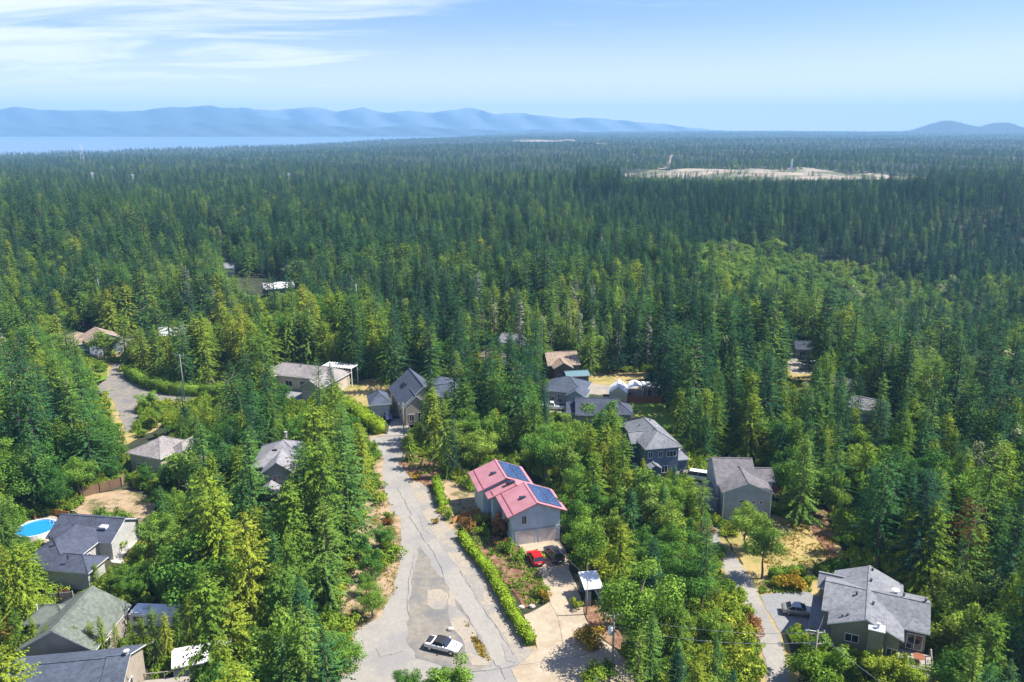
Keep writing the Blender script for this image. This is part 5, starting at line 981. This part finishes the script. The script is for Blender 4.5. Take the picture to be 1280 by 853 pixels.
# shrubs along verges, gardens and roads
SH = [(545, 655), (552, 640), (560, 648), (586, 662), (598, 655), (604, 668), (612, 660), (624, 668), (610, 645), (618, 650), (628, 684), (636, 690), (650, 700), (676, 742), (680, 750), (672, 700), (480, 622), (486, 655), (470, 700), (478, 712), (445, 772), (428, 806), (430, 822), (520, 545), (530, 552), (540, 565), (556, 578), (568, 590), (520, 600), (935, 770), (925, 752), (938, 790), (945, 812), (948, 835), (1000, 800), (990, 735), (1010, 730), (970, 733), (884, 670), (880, 650), (1128, 826), (1160, 812), (1146, 832), (150, 655), (146, 690), (70, 636), (100, 632), (58, 634), (720, 760), (735, 806), (760, 845), (742, 850)]
for i, b in enumerate(SH):
    p = at(*b); s = R.uniform(.5, 1.05); add_tree('shrub', i % 2, p.x, p.y, (s * R.uniform(.9, 1.3), s, s), mat={0: 'yellowshrub', 3: 'rustshrub', 6: 'cedar'}.get(i % 7))
for i in range(34):
    u_ = R.random(); p = at(890 + 52 * u_ + R.uniform(-16, 8), 690 + 165 * u_); s = R.uniform(.6, 1.15); add_tree('shrub', i % 2, p.x, p.y, (s, s, s))
hnd('broad', 2, (627, 672), 640, .9, label='rusty-leaved tree beside left wall of pink-roofed house', mat='rustshrub')
KINDS = ['fir', 'cedar', 'broad', 'alder', 'pale', 'snag', 'darkfir']
def mixof(px, py, D):
    """shares of tree kinds at a ground point by where the photograph shows them"""
    n = len(px); w_ = np.zeros((n, 7)); w_[:] = (.40, .22, .09, .0, .005, .015, .27)
    m = (py < 320); w_[m] = (.46, .10, .04, 0, .005, .012, .38)
    m = (px < 490) & (py > 385); w_[m] = (.26, .44, .27, .03, 0, .01, .02)
    m = inpoly(px, py, [(480, 560), (700, 530), (860, 600), (960, 860), (780, 900), (700, 700), (600, 600)]); w_[m] = (.10, .34, .48, .08, 0, 0, .03)
    m = inpoly(px, py, [(560, 520), (760, 520), (790, 600), (700, 640), (600, 600)]); w_[m] = (.04, .26, .6, .1, 0, 0, 0)
    m = (px > 880) & (py > 400); w_[m] = (.50, .27, .20, .03, .02, .01, .15)
    m = inpoly(px, py, [(860, 302), (960, 305), (1100, 322), (1165, 350), (1160, 400), (1020, 392), (930, 372), (870, 345)]); w_[m] = (.10, .06, .16, .62, .04, 0, .02)
    m = inpoly(px, py, [(1090, 335), (1290, 350), (1290, 620), (1180, 520), (1120, 420)]); w_[m] = (.42, .12, .24, .1, .12, 0, .20)
    m = inpoly(px, py, [(600, 380), (810, 370), (830, 420), (760, 440), (620, 410)]); w_[m] = (.45, .22, .05, .02, .01, .25, .12)
    m = inpoly(px, py, [(700, 228), (1290, 225), (1290, 345), (1150, 345), (1090, 325), (1000, 312), (880, 300), (760, 290)]); w_[m] = (.22, .02, .02, 0, 0, .01, .73)  # ridge slope's shade put into colour through mostly dark-needled conifers
    return w_ / w_.sum(1, keepdims=True)
# scatter over the whole landscape in rings whose spacing grows with distance
xs, ys = [], []; rr = 58.0
while rr < 9600:
    sp = 4.3 if rr < 330 else (4.3 + (rr - 330) * .0065 if rr < 2600 else 19.0 + (rr - 2600) * .005)
    th0 = math.radians(37 if rr > 200 else 40); n = int(2 * th0 * rr / sp)
    t = -th0 + (np.arange(n) + rng.uniform(-.42, .42, n) + (.5 if int(rr) % 2 else 0)) * sp / rr; r_ = rr + rng.uniform(-.42, .42, n) * sp
    xs.append(r_ * np.sin(t)); ys.append(r_ * np.cos(t)); rr += sp
x = np.concatenate(xs); y = np.concatenate(ys); D = np.hypot(x, y); zb = terr(x, y)
ok = zb > -39; x, y, D, zb = x[ok], y[ok], D[ok], zb[ok]
gx, gy = proj(x, y, zb); fx, fy = proj(x, y, 0 * x)
fx2, fy2 = proj(x, y, zb + 9.0); Wm = mixof(fx2, fy2, D); nz = np.sin(x * .043 + 2) * np.sin(y * .037 + 1) + .7 * np.sin(x * .091 + y * .06) + .6 * np.sin(y * .11 - x * .05 + 3); Wm[:, 2] *= 1 + 1.3 * np.clip(nz, -.7, 1.6); Wm[:, 1] *= 1 + .8 * np.clip(np.sin(x * .03 + y * .045), -.8, 1); Wm /= Wm.sum(1, keepdims=True); cum = Wm.cumsum(1); kd = (rng.random(len(x))[:, None] > cum).sum(1).clip(0, 6)
kd = np.where((kd == 5) & (D < 200), 0, kd)
nv = np.array([len(P_[k]) for k in KINDS]); var = (rng.random(len(x)) * nv[kd]).astype(int)
baseh = np.array([[P_[k][min(v, len(P_[k]) - 1)][2] for v in range(6)] for k in KINDS])[kd, var]
sc_z = rng.uniform(.72, 1.12, len(x)) * np.where(rng.random(len(x)) < .12, 1.15, 1.0); sc_z *= np.where((fx > 480) & (fx < 900) & (fy > 540), .72, 1.0); sc_z *= np.where((fx > 720) & (fy < 262) & (fy > 224), 1.38, 1.0)
sc_z *= np.where((fx < 250) & (fy > 640), .8, 1.0)
hz_ = np.sin(x * .05 + 1.1) * np.sin(y * .041 + 2.2) + .6 * np.sin(x * .12 + y * .09); sc_z *= 1 + .15 * hz_; sc_z *= np.where(rng.random(len(x)) < .2, rng.uniform(.55, .8, len(x)), 1)
sc_z *= np.interp(D, [180, 300, 700, 1200], [1, .88, .72, .58]); far_w = np.interp(D, [150, 300, 1500, 4000], [1, 1.22, 1.55, 2.1]); sc_x = sc_z * rng.uniform(.85, 1.15, len(x)) * far_w
clear = np.zeros(len(x), bool)
for pl in (CLR, ROADC, [(725, 183), (750, 181.2), (762, 182), (738, 184.3)], [(640, 177.2), (720, 176.6), (705, 178.6), (655, 178.4)]): clear |= inpoly(fx, fy, pl)
grove = np.sin(x * .021 + 1) * np.sin(y * .013 + .4) + .5 * np.sin(x * .05) > .52; clear &= ~(grove & (rng.random(len(x)) < .8))
near = D < 460
bad = clear.copy(); bad[near] |= blocked(x[near], y[near], 1.6)
for hx, hy, hr in HX: bad[near] |= np.hypot(x[near] - hx, y[near] - hy) < hr
rad = np.where(kd >= 2, 3.3, 2.3) * sc_x; H_ = baseh * sc_z
# a tree that would hide something open is tried again smaller before it is given up
for f in (1.0, .72, .5):
    idx = np.nonzero(near & ~bad & ((fy > 300)))[0]
    hh = hits(x[idx], y[idx], H_[idx] * f, rad[idx] * f, zb[idx]); fit = idx[~hh]; 
    if f == 1.0: state = np.zeros(len(x)); state[:] = np.where(near & (fy > 300), 0, 1)
    nw = fit[state[fit] == 0]; state[nw] = f
sky_band = (fy < 300) & (fx > 740); idx = np.nonzero(sky_band & ~bad & (D < 1300))[0]
hh = hits(x[idx], y[idx], H_[idx], rad[idx], zb[idx]); state[idx[hh]] = .78; hh2 = hits(x[idx], y[idx], H_[idx] * .78, rad[idx], zb[idx]); state[idx[hh2]] = .55
keep = ~bad & (state > 0); sc_z *= state; sc_x *= state
dropped = near & ~keep
x, y, D, zb, kd, var, sc_z, sc_x, H_ = (q[keep] for q in (x, y, D, zb, kd, var, sc_z, sc_x, H_)); H_ = H_ * state[keep]
# individuals: the ones that show largest, at most ~290 of a kind; the rest joins the forest
px_, py_ = proj(x, y, zb + H_ * .8); vis = (px_ > -5) & (px_ < 1285) & (py_ < 870); size = np.where(vis, H_ / D, 0)
indiv = np.zeros(len(x), bool)
CAP = {0: 250, 1: 215, 2: 215, 3: 60, 4: 20, 5: 25, 6: 120}
for k, c in CAP.items():
    i = np.nonzero((kd == k) & vis & (D < 330))[0]; i = i[np.argsort(-size[i])][:c]; indiv[i] = True
for i in np.nonzero(indiv)[0]: add_tree(KINDS[kd[i]], int(var[i]), float(x[i]), float(y[i]), (float(sc_x[i]), float(sc_x[i]), float(sc_z[i])))
# labels: kind, side of the nearest landmark, and rank from the left within that small set
cl = {}
for it in ITEMS:
    z = tz(it['x'], it['y']); bx_, by_ = proj(np.array(it['x']), np.array(it['y']), z); it['b'] = (float(bx_), float(by_)); it['z'] = z
    if it['label']: continue
    n_, lx_, ly_ = min(LAND, key=lambda l: (l[1] - bx_) ** 2 + ((l[2] - by_) * 1.6) ** 2); dx_, dy_ = bx_ - lx_, by_ - ly_
    rel = ('right of' if dx_ > 0 else 'left of') if abs(dx_) > abs(dy_) * 1.2 else ('behind' if dy_ < 0 else 'in front of'); it['rel'] = (rel, n_)
    desc = KN[it['kind']][1]
    if it['mat']: desc = {'yellowshrub': 'yellow shrub', 'rustshrub': 'rusty shrub', 'cedar': 'yellow-green shrub', 'shrub': 'bright green bushy tree', 'alder': 'light green bushy tree'}.get(it['mat'], desc)
    it['desc'] = desc; cl.setdefault((desc, rel, n_), []).append(it)
for (desc, rel, n_), its in cl.items():
    its.sort(key=lambda i: i['b'][0])
    pl = n_ if False else n_
    for k, it in enumerate(its):
        if n_.endswith(' edge'): rl = {'left of': 'just inside', 'right of': 'just inside', 'behind': 'high along', 'in front of': 'low along'}[rel]
        else: rl = rel
        if len(its) == 1: it['label'] = f'only {desc} {rl} the {pl}'
        else: it['label'] = f'{ORD[k]} {desc} from the left {rl} the {pl}'
PLUR = {'darkfir': 'dark conifers', 'fir': 'fir trees', 'cedar': 'yellow-green conifers', 'broad': 'broadleaf trees', 'alder': 'light green leafy trees', 'pale': 'pale trees', 'snag': 'bare trees', 'shrub': 'garden and roadside shrubs'}
meshcopy = {}
def matmesh(me, mat):
    if not mat: return me
    k = (me.name, mat)
    if k not in meshcopy: m = me.copy(); m.materials.clear(); m.materials.append(MT[mat]); meshcopy[k] = m
    return meshcopy[k]
SRC = {}
for it in ITEMS:
    cr, tk, _ = P_[it['kind']][it['var']]; r = empty(it['name'] or KN[it['kind']][0], (it['x'], it['y'], it['z']), it['rz'], it['label'], it['cat'] or KN[it['kind']][2], None if it['name'] else f"{PLUR[it['kind']]} of the neighbourhood"); r.scale = it['s']
    c = link('crown', matmesh(cr, it['mat']), r); t = link('trunk', matmesh(tk, it['tm']), r)
    if not it['mat']: SRC.setdefault((it['kind'], it['var']), (c, t))
# forest: one mass, points on a mesh, each showing one of the tree shapes built above
def scatter(name, pts, src, label, mats=None):
    """pts: rows x y z rot sx sz idx ; src: list of lists of objects"""
    me = bpy.data.meshes.new(name); me.vertices.add(len(pts)); me.vertices.foreach_set('co', np.ascontiguousarray(pts[:, :3], np.float32).ravel())
    a = me.attributes.new('rot', 'FLOAT_VECTOR', 'POINT'); v = np.zeros((len(pts), 3), np.float32); v[:, 2] = pts[:, 3]; a.data.foreach_set('vector', v.ravel())
    a = me.attributes.new('scl', 'FLOAT_VECTOR', 'POINT'); v = np.stack([pts[:, 4], pts[:, 4], pts[:, 5]], 1).astype(np.float32); a.data.foreach_set('vector', np.ascontiguousarray(v).ravel())
    a = me.attributes.new('idx', 'INT', 'POINT'); a.data.foreach_set('value', pts[:, 6].astype(np.int32))
    o = link(name, me); tag(o, label, kind='stuff')
    g = bpy.data.node_groups.new(name, 'GeometryNodeTree'); g.interface.new_socket('Geometry', in_out='INPUT', socket_type='NodeSocketGeometry'); g.interface.new_socket('Geometry', in_out='OUTPUT', socket_type='NodeSocketGeometry')
    gi, go, jn = g.nodes.new('NodeGroupInput'), g.nodes.new('NodeGroupOutput'), g.nodes.new('GeometryNodeJoinGeometry')
    def attr(n, t): q = g.nodes.new('GeometryNodeInputNamedAttribute'); q.data_type = t; q.inputs[0].default_value = n; return next(s for s in q.outputs if s.enabled and s.name == 'Attribute')
    ar, as_, ai = attr('rot', 'FLOAT_VECTOR'), attr('scl', 'FLOAT_VECTOR'), attr('idx', 'INT')
    for i, obs in enumerate(src):
        j2 = g.nodes.new('GeometryNodeJoinGeometry')
        for ob in obs:
            if ob is None: continue
            oi = g.nodes.new('GeometryNodeObjectInfo'); oi.transform_space = 'ORIGINAL'; oi.inputs['Object'].default_value = ob; g.links.new(oi.outputs['Geometry'], j2.inputs[0])
        g2 = g.nodes.new('GeometryNodeGeometryToInstance'); g.links.new(j2.outputs[0], g2.inputs[0])
        cmpn = g.nodes.new('FunctionNodeCompare'); cmpn.data_type = 'INT'; cmpn.operation = 'EQUAL'; ins = [s for s in cmpn.inputs if s.enabled]; g.links.new(ai, ins[0]); ins[1].default_value = i
        ip = g.nodes.new('GeometryNodeInstanceOnPoints'); g.links.new(gi.outputs[0], ip.inputs['Points']); g.links.new(cmpn.outputs[0], ip.inputs['Selection']); g.links.new(g2.outputs[0], ip.inputs['Instance'])
        g.links.new(ar, ip.inputs['Rotation']); g.links.new(as_, ip.inputs['Scale']); g.links.new(ip.outputs[0], jn.inputs[0])
    g.links.new(jn.outputs[0], go.inputs[0]); md = o.modifiers.new('scatter', 'NODES'); md.node_group = g; return o
keys = [(k, v) for k in KINDS for v in range(len(P_[k]))]; off = {k: sum(len(P_[q]) for q in KINDS[:i]) for i, k in enumerate(KINDS)}
srcs = []
for k in keys: srcs.append(SRC.get(k) or (None, None))
# kinds with no plain individual in view reuse a neighbour shape
for i, s_ in enumerate(srcs):
    if s_[0] is None: srcs[i] = next(SRC[q] for q in keys if q in SRC and q[0] == (keys[i][0] if any(z_[0] == keys[i][0] for z_ in SRC) else 'broad'))
rest = ~indiv; idx = np.array([off[k] for k in KINDS])[kd] + var
pts = np.stack([x, y, zb, rng.uniform(0, 6.28, len(x)), sc_x, sc_z, idx], 1)[rest]
scatter('forest', pts, srcs, 'unbroken conifer forest spreading over the plain to the sea')
print('individuals', len(ITEMS), 'forest', len(pts))
# undergrowth: low bushes between the trees of the near woods
n = 26000; ang = rng.uniform(-.68, .68, n); r_ = np.sqrt(rng.uniform(58 ** 2, 270 ** 2, n)); ux, uy = r_ * np.sin(ang), r_ * np.cos(ang); uz = terr(ux, uy)
qx, qy = proj(ux, uy, uz); b = blocked(ux, uy, .9)
OPEN = [MAIN, [(470, 560), (505, 560), (560, 640), (690, 840), (690, 900), (425, 900), (430, 800), (480, 745), (500, 690), (485, 640), (470, 600)], [(550, 590), (640, 690), (690, 660), (760, 760), (800, 870), (640, 870), (560, 660)],
        [(884, 655), (905, 660), (960, 740), (1030, 735), (1035, 790), (990, 800), (1000, 880), (950, 880), (925, 760)], [(425, 500), (428, 485), (455, 474), (486, 472), (535, 534), (480, 560)], CURVE, [(715, 466), (820, 466), (845, 520), (870, 560), (840, 570), (780, 516), (720, 500)],
        [(85, 638), (108, 615), (192, 615), (200, 650), (186, 700), (140, 706), (130, 650)], [(983, 438), (1022, 440), (1022, 475), (984, 480)], [(350, 480), (395, 486), (392, 508), (350, 500)], [(150, 790), (165, 785), (240, 740), (330, 718), (335, 740), (260, 790), (200, 835)],
        [(1014, 628), (1034, 628), (1062, 705), (1030, 712), (1008, 660)], [(900, 640), (985, 640), (1060, 700), (1020, 745), (950, 745)]]
for pl in OPEN: b |= inpoly(qx, qy, pl)
b |= (qx < -80) | (qx > 1360); b2 = hits(ux, uy, np.full(n, 1.0), np.full(n, .8), uz) & (rng.random(n) < .9); m = ~b & ~b2
ug = np.stack([ux, uy, uz, rng.uniform(0, 6.28, n), rng.uniform(.45, 1.15, n), rng.uniform(.4, 1.1, n), (rng.random(n) * 2).astype(int)], 1)[m]
shr = [SRC[('shrub', 0)], SRC[('shrub', 1)]]
uo = scatter('undergrowth', ug, [(a_,) for a_, _ in shr], 'low bushes and saplings between the trees')
# dry grass tufts and stones roughen the open verges
def tufts(name, label, mat, polys, n, s0, s1, seed):
    r2 = np.random.default_rng(seed); P, Dr, Nn, ln = [], [], [], []
    for pl in polys:
        q = [G(*p_) for p_ in pl]; X0, X1 = min(p_[0] for p_ in q), max(p_[0] for p_ in q); Y0, Y1 = min(p_[1] for p_ in q), max(p_[1] for p_ in q)
        a_ = r2.uniform((X0, Y0), (X1, Y1), (n, 2)); a_ = a_[inpoly(a_[:, 0], a_[:, 1], q)]; k = len(a_)
        cl_ = np.sin(a_[:, 0] * 1.1 + 1) * np.sin(a_[:, 1] * .9 + 2) + r2.normal(0, .5, k) > -.1; a_ = a_[cl_]; k = len(a_)
        for j in range(5):
            P.append(np.concatenate([a_ + r2.normal(0, .12, (k, 2)), np.full((k, 1), .05)], 1)); t = r2.uniform(0, 6.28, k); Dr.append(np.stack([np.cos(t) * .7, np.sin(t) * .7, np.full(k, .6)], 1)); Nn.append(r2.normal(size=(k, 3)) + np.array([0, 0, 1.])); ln.append(r2.uniform(s0, s1, k))
    P, Dr, Nn, ln = map(np.concatenate, (P, Dr, Nn, ln)); tag(link(name, leaves(P, Dr, unit(Nn), ln, ln * .5, mat, name)), label, kind='stuff')
tufts('dry_grass', 'dry golden grass on the road verges', 'yellowshrub', [[(478, 600), (500, 660), (498, 740), (440, 800), (428, 790), (455, 700)], [(884, 655), (905, 725), (945, 815), (950, 870), (938, 870), (915, 770), (890, 700)], [(580, 775), (606, 812), (612, 828), (600, 822)], [(940, 650), (1040, 660), (1060, 700), (1015, 720), (960, 715)]], 1500, .15, .4, 5)
tufts('flower_planting', 'mixed pink and yellow flowers filling the bed', 'pinkflower', [[(590, 660), (648, 686), (668, 704), (682, 735), (684, 752), (655, 758), (618, 712)], [(950, 730), (1012, 726), (1012, 738), (950, 742)]], 1100, .15, .4, 6)
tufts('flower_greenery', 'low green and yellow plants between the flowers', 'shrub', [[(585, 655), (648, 686), (668, 704), (682, 735), (684, 752), (655, 758), (596, 684)], [(950, 730), (1012, 726), (1012, 740), (950, 742)], [(498, 575), (552, 568), (556, 640), (585, 655), (545, 605)]], 2200, .25, .6, 7)
tufts('lawn_grass', 'short bright grass on the green lawn', 'hedge', [[(780, 503), (832, 503), (838, 520), (870, 560), (820, 530), (783, 516)], [(152, 700), (180, 668), (192, 672), (200, 700)]], 900, .1, .25, 8)
r_ = random.Random(3)
for i, (b_, lb) in enumerate((((446, 727), 'pale boulder on dry bank left of main road'), ((563, 788), 'flat grey stone on gravel island beside white convertible'), ((652, 761), 'largest of the edging stones at foot of the flower bed'), ((665, 760), 'edging stone nearest the driveway at flower bed foot'), ((845, 558), 'stone block beside navy-walled house patio'))):
    p = at(*b_); mb = MB(); n = 9; lay = []
    for z, q in ((0, .8), (.25, 1), (.5, .75), (.6, .3)): lay.append([(math.cos(6.283 * k / n) * q * r_.uniform(.4, .6), math.sin(6.283 * k / n) * q * r_.uniform(.3, .45), z * .7) for k in range(n)])
    for a_, c_ in zip(lay[:-1], lay[1:]):
        for k in range(n): mb.poly([a_[k], a_[(k + 1) % n], c_[(k + 1) % n], c_[k]])
    mb.poly(lay[-1]); o = mb.build('boulder', 'concrete'); o.location = (p.x, p.y, .06); tag(o, lb, 'boulder')
# ---------------------------------------------------------------- air
m, t, o = M_new('air'); pv = N(t, 'ShaderNodeVolumePrincipled'); pv.inputs['Density'].default_value = HAZE_D; pv.inputs['Color'].default_value = (.32, .63, 1.0, 1); pv.inputs['Anisotropy'].default_value = 0; L(t, pv.outputs[0], o.inputs[1])
hz = MB().box(-14200, -400, -150, 14200, 11600, 350).build('haze', m); tag(hz, 'pale blue summer haze over the plain', kind='stuff')
